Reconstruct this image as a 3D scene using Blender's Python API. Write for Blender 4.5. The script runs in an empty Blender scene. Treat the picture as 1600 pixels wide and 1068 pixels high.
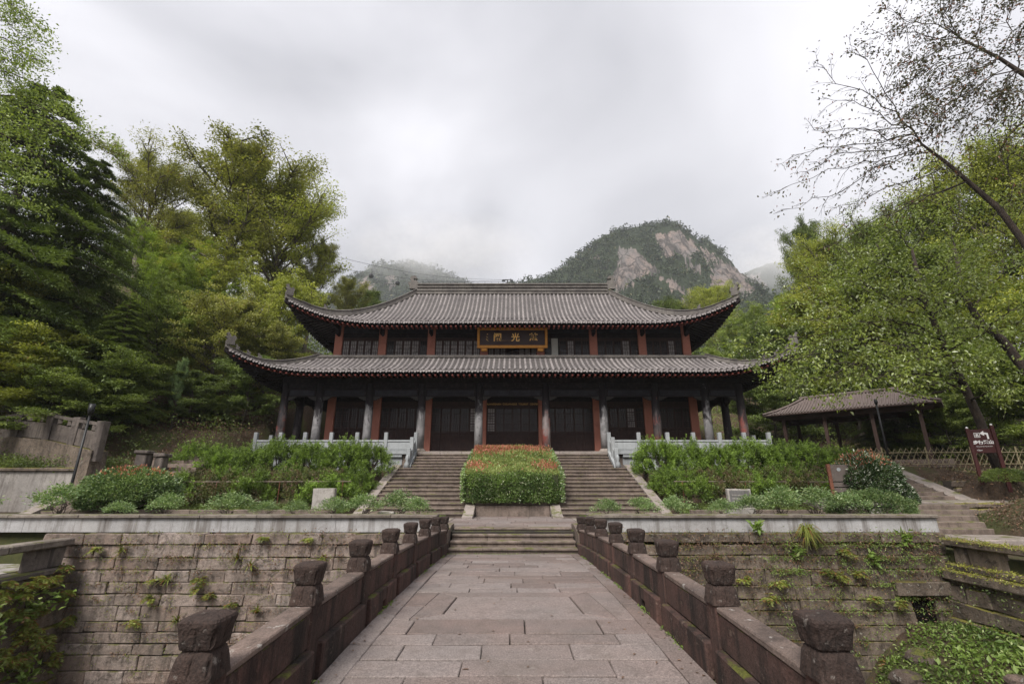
import bpy, math, random
import numpy as np
from mathutils import Vector, Matrix
S = bpy.context.scene
# ------------------------------------------------------------------ camera
FPX = 720.0; PITCH = math.radians(16.72); CAMZ = 1.75
cd = bpy.data.cameras.new('camera'); cam = bpy.data.objects.new('camera', cd); S.collection.objects.link(cam)
cam.location = (-0.02, 0, CAMZ); cam.rotation_euler = (math.pi/2 + PITCH, 0, 0)
cd.sensor_width = 36; cd.lens = FPX/1600*36; cd.clip_start = .05; cd.clip_end = 20000
S.camera = cam
SUN_E, SUN_A = math.radians(48), math.radians(205)      # overcast: only a very soft direction
# ------------------------------------------------------------------ world: nishita behind a closed cloud deck
W = bpy.data.worlds.new('World'); S.world = W; W.use_nodes = True
nt = W.node_tree; nt.nodes.clear(); N = nt.nodes.new; K = nt.links.new
out = N('ShaderNodeOutputWorld'); mix = N('ShaderNodeMixShader')
bg1 = N('ShaderNodeBackground'); bg2 = N('ShaderNodeBackground')
sky = N('ShaderNodeTexSky'); sky.sky_type = 'NISHITA'; sky.sun_disc = False
sky.sun_elevation = SUN_E; sky.sun_rotation = SUN_A; sky.air_density = 1.5; sky.dust_density = 3
K(sky.outputs[0], bg1.inputs[0]); bg1.inputs[1].default_value = .1
tc = N('ShaderNodeTexCoord'); sep = N('ShaderNodeSeparateXYZ'); K(tc.outputs['Generated'], sep.inputs[0])
def mth(op, a, b=None, c=None, clamp=False):
    m = N('ShaderNodeMath'); m.operation = op; m.use_clamp = clamp
    for i, v in enumerate((a, b, c)):
        if v is None: continue
        if isinstance(v, (int, float)): m.inputs[i].default_value = v
        else: K(v, m.inputs[i])
    return m.outputs[0]
zz = mth('ADD', mth('MAXIMUM', sep.outputs[2], 0), .35)
comb = N('ShaderNodeCombineXYZ'); K(mth('DIVIDE', sep.outputs[0], zz), comb.inputs[0]); K(mth('DIVIDE', sep.outputs[1], zz), comb.inputs[1])
n1 = N('ShaderNodeTexNoise'); n1.inputs['Scale'].default_value = 1.5; n1.inputs['Detail'].default_value = 6; n1.inputs['Roughness'].default_value = .45
n1.inputs['Distortion'].default_value = .5
mp = N('ShaderNodeMapping'); mp.inputs['Location'].default_value = (3.1, .35, 0); K(comb.outputs[0], mp.inputs[0]); K(mp.outputs[0], n1.inputs['Vector'])
cr = N('ShaderNodeValToRGB'); e = cr.color_ramp.elements
e[0].position = .34; e[0].color = (.155, .154, .163, 1); e[1].position = .66; e[1].color = (.278, .273, .286, 1)
K(n1.outputs[0], cr.inputs[0])
K(cr.outputs[0], bg2.inputs[0])
grad = mth('MULTIPLY_ADD', mth('MAXIMUM', sep.outputs[2], 0), .62, .80)      # overcast deck: a little brighter towards the zenith
K(grad, bg2.inputs[1])
mix.inputs[0].default_value = .96
K(bg1.outputs[0], mix.inputs[1]); K(bg2.outputs[0], mix.inputs[2]); K(mix.outputs[0], out.inputs[0])
# ------------------------------------------------------------------ sun (soft)
sl = bpy.data.lights.new('sun', 'SUN'); sl.energy = 1.5; sl.angle = math.radians(25); sl.color = (1, .96, .9)
so = bpy.data.objects.new('sun', sl); S.collection.objects.link(so)
so.rotation_euler = (math.radians(42), 0, math.radians(-25))
S.view_settings.view_transform = 'Standard'; S.view_settings.look = 'None'
S.view_settings.exposure = 1.76; S.view_settings.gamma = 1; S.view_settings.use_curve_mapping = False
S.cycles.use_denoising = True; S.cycles.max_bounces = 7; S.cycles.diffuse_bounces = 4; S.cycles.glossy_bounces = 2
S.cycles.transmission_bounces = 4; S.cycles.transparent_max_bounces = 8; S.cycles.volume_bounces = 2
# ------------------------------------------------------------------ helpers
COL = S.collection
CP, SP = math.cos(PITCH), math.sin(PITCH)
def P(px, py, D):
    """world point seen at photo pixel (1600 wide) at forward distance D"""
    u = (px-800)/FPX; v = (534-py)/FPX
    t = D/(CP - v*SP)
    return Vector((u*t-.02, D, CAMZ + t*(SP + v*CP)))
def tag(o, label=None, cat=None, group=None, kind=None):
    for k, v in (('label', label), ('category', cat), ('group', group), ('kind', kind)):
        if v: o[k] = v
    return o
def thing(name, label, cat, loc=(0,0,0), group=None):
    o = bpy.data.objects.new(name, None); COL.objects.link(o); o.location = loc; o.empty_display_size = .2
    return tag(o, label, cat, group)
def link(name, me, mat, parent=None, world=True):
    """mesh object; with world=True the mesh coordinates are world coordinates even under a parent"""
    o = bpy.data.objects.new(name, me); COL.objects.link(o)
    if mat is not None and not me.materials: me.materials.append(mat)
    if parent is not None:
        o.parent = parent
        if world:
            if parent.type == 'EMPTY': o.matrix_parent_inverse = Matrix.Translation(-parent.location)
    return o
def children(o): return [c for c in list(bpy.data.objects) if c.parent == o]
class MB:
    def __init__(s): s.v = []; s.f = []
    def raw(s, v, f):
        n = len(s.v); s.v += [tuple(p) for p in v]; s.f += [tuple(i+n for i in q) for q in f]; return s
    def box(s, x0, x1, y0, y1, z0, z1):
        return s.raw([(x0,y0,z0),(x1,y0,z0),(x1,y1,z0),(x0,y1,z0),(x0,y0,z1),(x1,y0,z1),(x1,y1,z1),(x0,y1,z1)],
                     [(0,3,2,1),(4,5,6,7),(0,1,5,4),(1,2,6,5),(2,3,7,6),(3,0,4,7)])
    def cham(s, x0, x1, y0, y1, z0, z1, c=.015, j=0, rng=random, M=None):
        """box with chamfered, slightly uneven edges; M maps local to world"""
        lo = (x0,y0,z0); hi = (x1,y1,z1); v = []; ix = {}
        for a in (0,1):
            for b in (0,1):
                for d in (0,1):
                    k = (a,b,d); jj = [rng.uniform(-j, j) for _ in range(3)]
                    for ax in range(3):
                        p = [ (hi if k[i] else lo)[i] + jj[i] for i in range(3)]
                        for i in range(3):
                            if i != ax: p[i] += -c if k[i] else c
                        ix[(k,ax)] = len(v); v.append(p)
        f = []
        def add(q):
            a, b, d = (Vector(v[i]) for i in q[:3]); nrm = (b-a).cross(d-a)
            cen = sum((Vector(v[i]) for i in q), Vector())/len(q); mid = Vector([(lo[i]+hi[i])/2 for i in range(3)])
            f.append(tuple(q) if nrm.dot(cen-mid) > 0 else tuple(reversed(q)))
        for ax in range(3):
            o1, o2 = [i for i in range(3) if i != ax]
            for sgn in (0,1):
                q = []
                for (p1, p2) in ((0,0),(1,0),(1,1),(0,1)):
                    k = [0,0,0]; k[ax] = sgn; k[o1] = p1; k[o2] = p2; q.append(ix[(tuple(k),ax)])
                add(q)
            for p1 in (0,1):
                for p2 in (0,1):
                    ka = [0,0,0]; ka[o1] = p1; ka[o2] = p2; kb = list(ka); kb[ax] = 1
                    ka, kb = tuple(ka), tuple(kb)
                    add([ix[(ka,o1)], ix[(kb,o1)], ix[(kb,o2)], ix[(ka,o2)]])
        for a in (0,1):
            for b in (0,1):
                for d in (0,1): add([ix[((a,b,d),0)], ix[((a,b,d),1)], ix[((a,b,d),2)]])
        if M is not None: v = [M @ Vector(p) for p in v]
        return s.raw(v, f)
    def ring_tube(s, pts, rad, n=6, cap=True):
        pts = [Vector(p) for p in pts]; m = len(pts); base = len(s.v); prev = None
        for i, p in enumerate(pts):
            t = (pts[min(i+1,m-1)] - pts[max(i-1,0)]); t = t.normalized() if t.length > 1e-9 else Vector((0,0,1))
            if prev is None:
                a = t.orthogonal().normalized()
            else:
                a = prev - t*prev.dot(t); a = a.normalized() if a.length > 1e-6 else t.orthogonal().normalized()
            prev = a; b = t.cross(a); r = rad[i] if hasattr(rad, '__len__') else rad
            for k in range(n):
                th = 2*math.pi*k/n; q = p + (a*math.cos(th) + b*math.sin(th))*r; s.v.append(tuple(q))
        for i in range(m-1):
            for k in range(n):
                k2 = (k+1) % n; s.f.append((base+i*n+k, base+i*n+k2, base+(i+1)*n+k2, base+(i+1)*n+k))
        if cap:
            s.f.append(tuple(base+k for k in reversed(range(n)))); s.f.append(tuple(base+(m-1)*n+k for k in range(n)))
        return s
    def loft(s, rings, cap=True):
        base = len(s.v); n = len(rings[0])
        for r in rings: s.v += [tuple(p) for p in r]
        for i in range(len(rings)-1):
            for k in range(n):
                k2 = (k+1) % n; s.f.append((base+i*n+k, base+i*n+k2, base+(i+1)*n+k2, base+(i+1)*n+k))
        if cap:
            s.f.append(tuple(base+k for k in reversed(range(n)))); s.f.append(tuple(base+(len(rings)-1)*n+k for k in range(n)))
        return s
    def grid(s, nx, ny, fn):
        base = len(s.v)
        for j in range(ny+1):
            for i in range(nx+1): s.v.append(tuple(fn(i/nx, j/ny)))
        for j in range(ny):
            for i in range(nx):
                a = base+j*(nx+1)+i; s.f.append((a, a+1, a+nx+2, a+nx+1))
        return s
    def prism(s, poly, a0, a1, axis='y'):
        """extrude a 2D polygon; axis y: poly in (x,z); axis x: poly in (y,z); axis z: poly in (x,y)"""
        n = len(poly)
        def pt(p, a):
            return (p[0], a, p[1]) if axis == 'y' else ((a, p[0], p[1]) if axis == 'x' else (p[0], p[1], a))
        v = [pt(p, a0) for p in poly] + [pt(p, a1) for p in poly]
        f = [tuple(range(n)), tuple(reversed(range(n, 2*n)))] + [(i, i+n, (i+1)%n+n, (i+1)%n) for i in range(n)]
        return s.raw(v, f)
    def mesh(s, name, smooth=False):
        me = bpy.data.meshes.new(name); me.from_pydata(s.v, [], s.f); me.update()
        if smooth: me.polygons.foreach_set('use_smooth', [True]*len(me.polygons))
        return me
    def build(s, name, mat, parent=None, smooth=False, world=True, kind=None):
        o = link(name, s.mesh(name, smooth), mat, parent, world)
        if kind: o['kind'] = kind
        return o
def npmesh(name, verts, faces, rnd=None, smooth=False):
    me = bpy.data.meshes.new(name); nv = len(verts); nf, k = faces.shape
    me.vertices.add(nv); me.vertices.foreach_set('co', verts.astype(np.float32).ravel())
    me.loops.add(nf*k); me.loops.foreach_set('vertex_index', faces.astype(np.int32).ravel())
    me.polygons.add(nf); me.polygons.foreach_set('loop_start', np.arange(0, nf*k, k, dtype=np.int32))
    if smooth: me.polygons.foreach_set('use_smooth', np.ones(nf, dtype=bool))
    if rnd is not None:
        at = me.attributes.new('rnd', 'FLOAT', 'POINT'); at.data.foreach_set('value', rnd.astype(np.float32))
    me.update(calc_edges=True); me.validate()
    return me
def nrm(a): return a/np.maximum(np.linalg.norm(a, axis=1, keepdims=True), 1e-9)
def leafarr(pos, d, L, Wd, g, flat=.6, fold=.3):
    """diamond leaves folded along the midrib -> verts, tris, rnd"""
    n = len(pos); d = nrm(d); up = np.tile([0.,0,1.], (n,1)); r = g.normal(size=(n,3))
    ref = nrm(up*flat + r*(1-flat)*.9); side = nrm(np.cross(d, ref)); nm = nrm(np.cross(side, d))
    L = np.broadcast_to(np.asarray(L, float), (n,))[:,None]*g.uniform(.7, 1.25, (n,1)); Wd = L*Wd
    v = np.empty((n,4,3)); v[:,0] = pos
    v[:,1] = pos + d*L*.45 + side*Wd*.5 + nm*Wd*fold
    v[:,2] = pos + d*L - nm*L*.12
    v[:,3] = pos + d*L*.45 - side*Wd*.5 + nm*Wd*fold
    f = (np.arange(n)*4)[:,None,None] + np.array([[0,1,2],[0,2,3]])[None]
    return v.reshape(-1,3), f.reshape(-1,3), np.repeat(g.uniform(0,1,n), 4)
def leafmesh(name, parts):
    vs, fs, rs, o = [], [], [], 0
    for v, f, r in parts:
        vs.append(v); fs.append(f+o); rs.append(r); o += len(v)
    return npmesh(name, np.concatenate(vs), np.concatenate(fs), np.concatenate(rs))
# ------------------------------------------------------------------ materials
class MT:
    def __init__(s, name):
        s.m = bpy.data.materials.new(name); s.m.use_nodes = True; s.t = s.m.node_tree; s.t.nodes.clear()
        s.out = s.t.nodes.new('ShaderNodeOutputMaterial'); s.tc = s.t.nodes.new('ShaderNodeTexCoord')
        s.co = s.tc.outputs['Object']
    def n(s, ty, **k):
        x = s.t.nodes.new(ty)
        for a, b in k.items(): setattr(x, a, b)
        return x
    def k(s, a, b): s.t.links.new(a, b)
    def val(s, x, i, v):
        if isinstance(v, bpy.types.NodeSocket): s.k(v, x.inputs[i])
        elif v is not None: x.inputs[i].default_value = v
    def math(s, op, a, b=None, c=None, clamp=False):
        x = s.n('ShaderNodeMath', operation=op, use_clamp=clamp)
        for i, v in enumerate((a,b,c)): s.val(x, i, v)
        return x.outputs[0]
    def noise(s, scale, detail=4, rough=.55, stretch=None, dist=0, co=None):
        co = co or s.co
        if stretch:
            mp = s.n('ShaderNodeMapping'); mp.inputs['Scale'].default_value = stretch; s.k(co, mp.inputs[0]); co = mp.outputs[0]
        x = s.n('ShaderNodeTexNoise'); s.k(co, x.inputs['Vector']); x.inputs['Scale'].default_value = scale
        x.inputs['Detail'].default_value = detail; x.inputs['Roughness'].default_value = rough; x.inputs['Distortion'].default_value = dist
        return x.outputs[0]
    def ramp(s, f, a, b, lo=0., hi=1.):
        x = s.n('ShaderNodeMapRange', clamp=True); s.k(f, x.inputs[0])
        for i, v in enumerate((a,b,lo,hi)): x.inputs[i+1].default_value = v
        return x.outputs[0]
    def mix(s, f, a, b, mode='MIX'):
        x = s.n('ShaderNodeMix', data_type='RGBA', blend_type=mode); s.val(x, 0, f)
        for i, v in ((6,a),(7,b)):
            if isinstance(v, tuple) and len(v) == 3: v = (*v, 1)
            s.val(x, i, v)
        return x.outputs[2]
    def bump(s, h, st=.5, dist=.02, prev=None):
        x = s.n('ShaderNodeBump'); x.inputs['Strength'].default_value = st; x.inputs['Distance'].default_value = dist; s.k(h, x.inputs['Height'])
        if prev is not None: s.k(prev, x.inputs['Normal'])
        return x.outputs[0]
    def done(s, col, rough=.8, normal=None, spec=.3, metal=0):
        b = s.n('ShaderNodeBsdfPrincipled')
        if isinstance(col, tuple): b.inputs['Base Color'].default_value = (*col, 1)
        else: s.k(col, b.inputs['Base Color'])
        s.val(b, 'Roughness', rough) if not isinstance(rough, bpy.types.NodeSocket) else s.k(rough, b.inputs['Roughness'])
        b.inputs['Specular IOR Level'].default_value = spec; b.inputs['Metallic'].default_value = metal
        if normal is not None: s.k(normal, b.inputs['Normal'])
        s.k(b.outputs[0], s.out.inputs[0]); return s.m
def stone(name, c1, c2, dark=(.03,.025,.022), sc=1., speck=.35, streak=.5, lich=.0, lichc=(.45,.44,.4), moss=.0, mossc=(.12,.13,.02),
          var=.25, bump=.5, rough=.85, blot=.3, hue=None):
    m = MT(name); a = m.noise(1.3*sc, 5, .6); col = m.mix(m.ramp(a, .35, .65), c1, c2)
    oi = m.n('ShaderNodeObjectInfo').outputs['Random']
    if hue is not None: col = m.mix(m.math('MULTIPLY', oi, .75), col, hue)
    if var: col = m.mix(1.0, col, m.n_gray(m.ramp(oi, 0, 1, 1-var, 1+var)), 'MULTIPLY')
    f = m.noise(70*sc, 3, .7)
    col = m.mix(speck, col, m.n_gray(m.ramp(f, .3, .7, .35, 1.65)), 'MULTIPLY')
    b2 = m.noise(4.5*sc, 7, .72, dist=.4)
    col = m.mix(m.ramp(b2, .49, .64, 0, blot), col, dark)
    if streak:
        st = m.noise(3.2*sc, 5, .65, stretch=(1.6,1.6,.13)); col = m.mix(m.ramp(st, .49, .64, 0, streak), col, dark)
    big = m.noise(.55*sc, 6, .7, dist=.3); col = m.mix(m.ramp(big, .47, .62, 0, blot*.6), col, tuple(x*2.2 for x in dark))
    if lich:
        l = m.noise(9*sc, 6, .7); col = m.mix(m.ramp(l, .6, .66, 0, lich), col, lichc)
    if moss:
        g = m.n('ShaderNodeNewGeometry'); sp = m.n('ShaderNodeSeparateXYZ'); m.k(g.outputs['Normal'], sp.inputs[0])
        q = m.noise(2.4*sc, 6, .7); up = m.ramp(sp.outputs[2], -.2, .8, .55, 1)
        mk = m.ramp(m.math('MULTIPLY', q, up), .52-.12*moss, .60-.10*moss, 0, .85)
        col = m.mix(mk, col, m.mix(m.ramp(m.noise(40*sc,3),.3,.7), mossc, tuple(x*.4 for x in mossc)))
    h = m.math('ADD', m.math('MULTIPLY', f, .35), m.math('ADD', m.noise(14*sc, 6, .65), m.math('MULTIPLY', b2, .8)))
    return m.done(col, rough, m.bump(h, bump, .025))
def n_gray(s, f):
    c = s.n('ShaderNodeCombineColor')
    for i in range(3): s.k(f, c.inputs[i])
    return c.outputs[0]
MT.n_gray = n_gray
def leafmat(name, c1, c2, c3=None, p3=.9, trans=.35, rough=.45, clump=1.2, gloss=.35):
    m = MT(name); at = m.n('ShaderNodeAttribute', attribute_name='rnd').outputs['Fac']
    col = m.mix(at, c1, c2)
    oi = m.n('ShaderNodeObjectInfo').outputs['Random']
    q = m.noise(clump, 3, .6); col = m.mix(m.ramp(q, .40, .62), m.mix(.35, col, tuple(min(1,x*1.35) for x in c2)), m.mix(.6, col, tuple(x*.6 for x in c1)))
    col = m.mix(1.0, col, m.n_gray(m.ramp(oi, 0, 1, .82, 1.18)), 'MULTIPLY')
    if c3: col = m.mix(m.ramp(at, p3, p3+.02), col, c3)
    b = m.n('ShaderNodeBsdfPrincipled'); m.k(col, b.inputs['Base Color']); b.inputs['Roughness'].default_value = rough
    b.inputs['Specular IOR Level'].default_value = gloss
    t = m.n('ShaderNodeBsdfTranslucent'); m.k(m.mix(1., col, (1.3,1.35,.7), 'MULTIPLY'), t.inputs[0])
    x = m.n('ShaderNodeMixShader'); x.inputs[0].default_value = trans; m.k(b.outputs[0], x.inputs[1]); m.k(t.outputs[0], x.inputs[2])
    m.k(x.outputs[0], m.out.inputs[0]); return m.m
def plain(name, c, rough=.7, var=.15, sc=6., bump=.2, spec=.3, metal=0, dark=None, dk=.3):
    m = MT(name); q = m.noise(sc, 5, .65); col = m.mix(q, tuple(x*(1-var) for x in c), tuple(x*(1+var) for x in c))
    if dark: col = m.mix(m.ramp(m.noise(sc*.7, 6, .7, dist=.5), .5, .68, 0, dk), col, dark)
    return m.done(col, rough, m.bump(m.noise(sc*5, 5), bump, .01), spec, metal)
RED = random.Random(7)
M_pave = stone('pink_granite_paving', (.20,.148,.132), (.145,.118,.108), dark=(.07,.055,.045), sc=1, speck=.75, streak=0, lich=.12, lichc=(.45,.42,.38), moss=0, mossc=(.14,.13,.03), var=.2, bump=.45, blot=.35, hue=(.165,.145,.138))
M_step = stone('weathered_step_granite', (.20,.155,.13), (.14,.11,.093), dark=(.04,.031,.025), speck=.55, streak=.45, moss=.2, var=.12, blot=.5)
M_curb = stone('pale_curb_granite', (.29,.245,.22), (.22,.19,.175), dark=(.1,.085,.07), speck=.5, streak=.2, moss=.1, var=.08)
M_rail = stone('red_brown_sandstone', (.10,.052,.042), (.055,.034,.029), dark=(.010,.008,.007), speck=.6, streak=.85, lich=.22, lichc=(.34,.26,.20), moss=.05, var=.15, bump=.7, blot=.6)
M_railt = stone('grey_brown_coping_sandstone', (.17,.125,.105), (.10,.075,.065), dark=(.02,.015,.013), speck=.6, streak=0, lich=.6, lichc=(.42,.40,.37), moss=0, var=.15, bump=.7, blot=.5)
M_cap = stone('carved_dark_sandstone', (.055,.034,.027), (.030,.021,.018), dark=(.008,.0065,.006), speck=.8, streak=.3, lich=.5, lichc=(.28,.255,.23), moss=0, var=.2, bump=.9, blot=.6)
M_wallL = stone('grey_pink_ashlar', (.34,.245,.20), (.23,.185,.155), dark=(.045,.036,.03), speck=.6, streak=.55, lich=.3, lichc=(.45,.42,.37), moss=.35, mossc=(.13,.13,.03), var=.36, bump=1.1, blot=.85, hue=(.20,.17,.155))
M_wallR = stone('lichened_dark_ashlar', (.19,.15,.12), (.11,.085,.065), dark=(.022,.017,.013), speck=.55, streak=.5, lich=.6, lichc=(.40,.38,.33), moss=.55, mossc=(.12,.10,.02), var=.25, bump=1., blot=.85)
M_mortar = stone('dark_joint_earth', (.05,.042,.034), (.03,.026,.022), speck=.5, streak=0, moss=.5, bump=1.)
M_concr = stone('stained_concrete', (.36,.335,.31), (.27,.25,.235), dark=(.10,.085,.075), speck=.3, streak=.75, moss=.1, var=.06, blot=.4)
M_panel = stone('pale_grey_panel', (.36,.355,.36), (.29,.285,.285), dark=(.11,.095,.085), speck=.3, streak=.75, moss=.02, var=.07, blot=.25)
M_cope = stone('brown_grey_coping', (.22,.19,.165), (.14,.12,.10), dark=(.04,.03,.025), speck=.5, streak=.3, moss=.3, var=.12, blot=.6)
M_marble = stone('blue_grey_marble', (.32,.335,.345), (.26,.275,.285), dark=(.12,.12,.12), speck=.2, streak=.35, moss=0, var=.06, blot=.2, bump=.3)
M_grime = stone('grey_weathered_balustrade', (.15,.125,.11), (.09,.075,.068), dark=(.03,.025,.022), speck=.5, streak=.6, moss=.25, var=.12, blot=.6)
M_mossw = stone('mossy_rubble', (.21,.165,.13), (.13,.10,.08), dark=(.02,.017,.012), speck=.5, streak=.3, lich=.3, moss=1.0, mossc=(.24,.22,.035), var=.25, bump=1.2, blot=.7)
M_pier = plain('terracotta_pier_paint', (.42,.17,.125), .75, .12, 2.5, .15, dark=(.2,.07,.05), dk=.5)
M_wood = plain('black_lacquer_timber', (.018,.014,.017), .6, .5, 7, .5, .12, dark=(.07,.055,.055), dk=.5)
M_wood2 = plain('dark_brown_door_timber', (.045,.028,.026), .6, .6, 9, .5, .15, dark=(.09,.05,.042), dk=.6)
M_relief = stone('painted_relief_beam', (.045,.043,.056), (.024,.023,.032), dark=(.01,.009,.01), sc=2.2, speck=.5, streak=0, lich=.25, lichc=(.14,.13,.15), bump=1.3)
M_queti = plain('grey_carved_bracket', (.055,.05,.05), .8, .4, 20, .8)
M_gold = plain('faded_gold_paint', (.55,.25,.045), .5, .3, 18, .8, dark=(.3,.09,.02), dk=.7)
M_goldt = plain('gold_lettering', (.95,.58,.18), .45, .1, 10, .1)
M_field = plain('plaque_field_lacquer', (.035,.017,.018), .45, .2, 8, .1)
M_redend = plain('red_rafter_end', (.15,.035,.027), .7, .35, 12, .2)
def tilemat():
    m = MT('grey_clay_tile'); a = m.noise(1.1, 5, .65); col = m.mix(m.ramp(a,.35,.65), (.25,.225,.22), (.15,.135,.135))
    oi = m.n('ShaderNodeObjectInfo').outputs['Random']; col = m.mix(1., col, m.n_gray(m.ramp(oi,0,1,.85,1.15)), 'MULTIPLY')
    f = m.noise(9, 6, .75, dist=.5); col = m.mix(m.ramp(f,.48,.66,0,.75), col, (.06,.05,.05))
    l = m.noise(15, 5, .7); col = m.mix(m.ramp(l,.57,.66,0,.55), col, (.40,.38,.37))
    return m.done(col, .75, m.bump(m.noise(30,5), .5, .02))
M_tile = tilemat()
def panmat():
    m = MT('dark_pan_tile'); w = m.n('ShaderNodeTexWave', wave_type='BANDS', bands_direction='Y'); m.k(m.co, w.inputs['Vector'])
    w.inputs['Scale'].default_value = 2.4; w.inputs['Distortion'].default_value = .6; w.inputs['Detail'].default_value = 2
    a = m.noise(6, 5, .7); col = m.mix(m.ramp(a,.35,.65), (.07,.062,.06), (.025,.022,.022)); col = m.mix(m.ramp(w.outputs[1],.6,.95,0,.6), col, (.2,.185,.18))
    return m.done(col, .85, m.bump(w.outputs[1], .8, .03))
M_pan = panmat()
M_ridge = stone('ridge_brick', (.17,.155,.14), (.10,.09,.085), dark=(.03,.025,.025), speck=.4, streak=.3, lich=.4, lichc=(.3,.28,.25), moss=.15, var=.1, bump=.8)
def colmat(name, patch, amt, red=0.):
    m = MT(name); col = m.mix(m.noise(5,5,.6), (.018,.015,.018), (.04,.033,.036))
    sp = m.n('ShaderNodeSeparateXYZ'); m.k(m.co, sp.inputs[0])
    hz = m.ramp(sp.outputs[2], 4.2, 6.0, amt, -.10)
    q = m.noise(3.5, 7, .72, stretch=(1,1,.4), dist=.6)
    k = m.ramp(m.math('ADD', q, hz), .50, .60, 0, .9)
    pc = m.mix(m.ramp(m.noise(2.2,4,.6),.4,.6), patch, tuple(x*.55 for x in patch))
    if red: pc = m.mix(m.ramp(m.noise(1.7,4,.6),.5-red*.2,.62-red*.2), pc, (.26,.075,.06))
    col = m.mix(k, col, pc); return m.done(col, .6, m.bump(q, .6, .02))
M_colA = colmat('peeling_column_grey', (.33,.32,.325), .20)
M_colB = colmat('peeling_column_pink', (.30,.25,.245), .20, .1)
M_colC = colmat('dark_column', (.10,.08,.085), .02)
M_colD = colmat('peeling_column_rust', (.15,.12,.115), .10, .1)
M_glass = MT('old_window_glass').done((.018,.017,.018), .22, None, .35)
M_glassl = plain('pale_mottled_pane', (.30,.275,.27), .4, .35, 5, .1, spec=.3, dark=(.04,.035,.035), dk=.9)  # pale grey pane with darker noise patches
M_bark = stone('dark_bark', (.075,.055,.042), (.04,.03,.025), dark=(.012,.01,.008), sc=2.5, speck=.3, streak=.5, lich=.15, lichc=(.2,.19,.15), moss=.1, bump=1.5, var=.2)
M_barkg = stone('grey_bark', (.16,.135,.11), (.09,.075,.06), dark=(.03,.025,.02), sc=2.5, speck=.3, streak=.4, lich=.3, lichc=(.28,.27,.22), bump=1.2, var=.2)
M_twig = plain('twig_bark', (.05,.038,.03), .9, .3)
M_black = plain('black_painted_steel', (.015,.015,.016), .4, .2)
M_brownm = plain('brown_sign_metal', (.05,.012,.011), .45, .15, 3, .05, dark=(.03,.01,.01), dk=.4)
M_white = plain('white_sign_paint', (.75,.74,.74), .5, .05)
M_bamb = plain('dry_bamboo', (.26,.22,.13), .6, .3, 8)
M_rust = plain('rusty_steel', (.16,.06,.035), .7, .35, 8, .5, dark=(.06,.03,.02), dk=.6)
M_board = plain('weathered_board', (.11,.09,.08), .8, .25, 5, .3, dark=(.07,.05,.045), dk=.6)
M_shroof = plain('weathered_bark_roofing', (.125,.098,.09), .85, .35, 6, .6, dark=(.06,.045,.04), dk=.6)
# foliage
L_dark = leafmat('dark_conifer_leaf', (0.047,0.079,0.028), (0.187,0.239,0.070), trans=.2, clump=.8)
L_deep = leafmat('deep_green_leaf', (0.063,0.098,0.030), (0.187,0.239,0.060), trans=.3)
L_mid = leafmat('mid_green_leaf', (0.114,0.169,0.040), (0.261,0.315,0.075), trans=.35)
L_yel = leafmat('yellow_green_leaf', (0.177,0.217,0.040), (0.375,0.391,0.080), (.24,.17,.05), .93, trans=.4)
L_olive = leafmat('olive_autumn_leaf', (0.136,0.157,0.040), (0.344,0.337,0.090), (.22,.13,.045), .9, trans=.35)
L_bamb = leafmat('bamboo_leaf', (0.157,0.239,0.035), (0.291,0.370,0.060), trans=.45, clump=.5)
L_bare = leafmat('sparse_dark_leaf', (.055,.060,.028), (.11,.10,.035), (.17,.07,.035), .85, trans=.2)
L_bright = leafmat('bright_broad_leaf', (0.125,0.184,0.035), (0.281,0.326,0.070), (.36,.40,.24), .88, trans=.4, rough=.3, gloss=.6)
L_jun = leafmat('juniper_spray', (.030,.060,.012), (.20,.30,.045), trans=.2, clump=3.5)
L_junb = leafmat('dull_juniper_spray', (.035,.040,.016), (.15,.17,.05), (.13,.085,.05), .8, trans=.15, clump=3.5)
L_hedge = leafmat('clipped_hedge_leaf', (.085,.16,.05), (.23,.32,.09), (.34,.36,.24), .84, trans=.25, rough=.3, gloss=.7)
L_hedgeu = leafmat('pale_hedge_top_leaf', (.22,.30,.08), (.40,.45,.18), (.38,.18,.10), .94, trans=.3, rough=.35)
L_redb = leafmat('red_new_leaf', (.48,.14,.09), (.55,.27,.18), (.2,.2,.06), .82, trans=.3)
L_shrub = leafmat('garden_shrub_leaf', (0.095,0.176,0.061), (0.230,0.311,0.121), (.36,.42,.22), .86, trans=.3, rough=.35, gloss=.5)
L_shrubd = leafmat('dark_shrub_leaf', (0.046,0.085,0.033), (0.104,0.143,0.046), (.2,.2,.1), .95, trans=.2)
L_fern = leafmat('fern_frond', (0.132,0.180,0.036), (0.252,0.264,0.060), (.22,.11,.045), .8, trans=.35)
L_dry = leafmat('dry_leaf_litter', (.15,.085,.05), (.10,.065,.045), (.22,.13,.08), .8, trans=.1)
L_cover = leafmat('ravine_ground_cover', (.10,.17,.035), (.19,.26,.06), (.30,.36,.14), .85, trans=.35)
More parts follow.
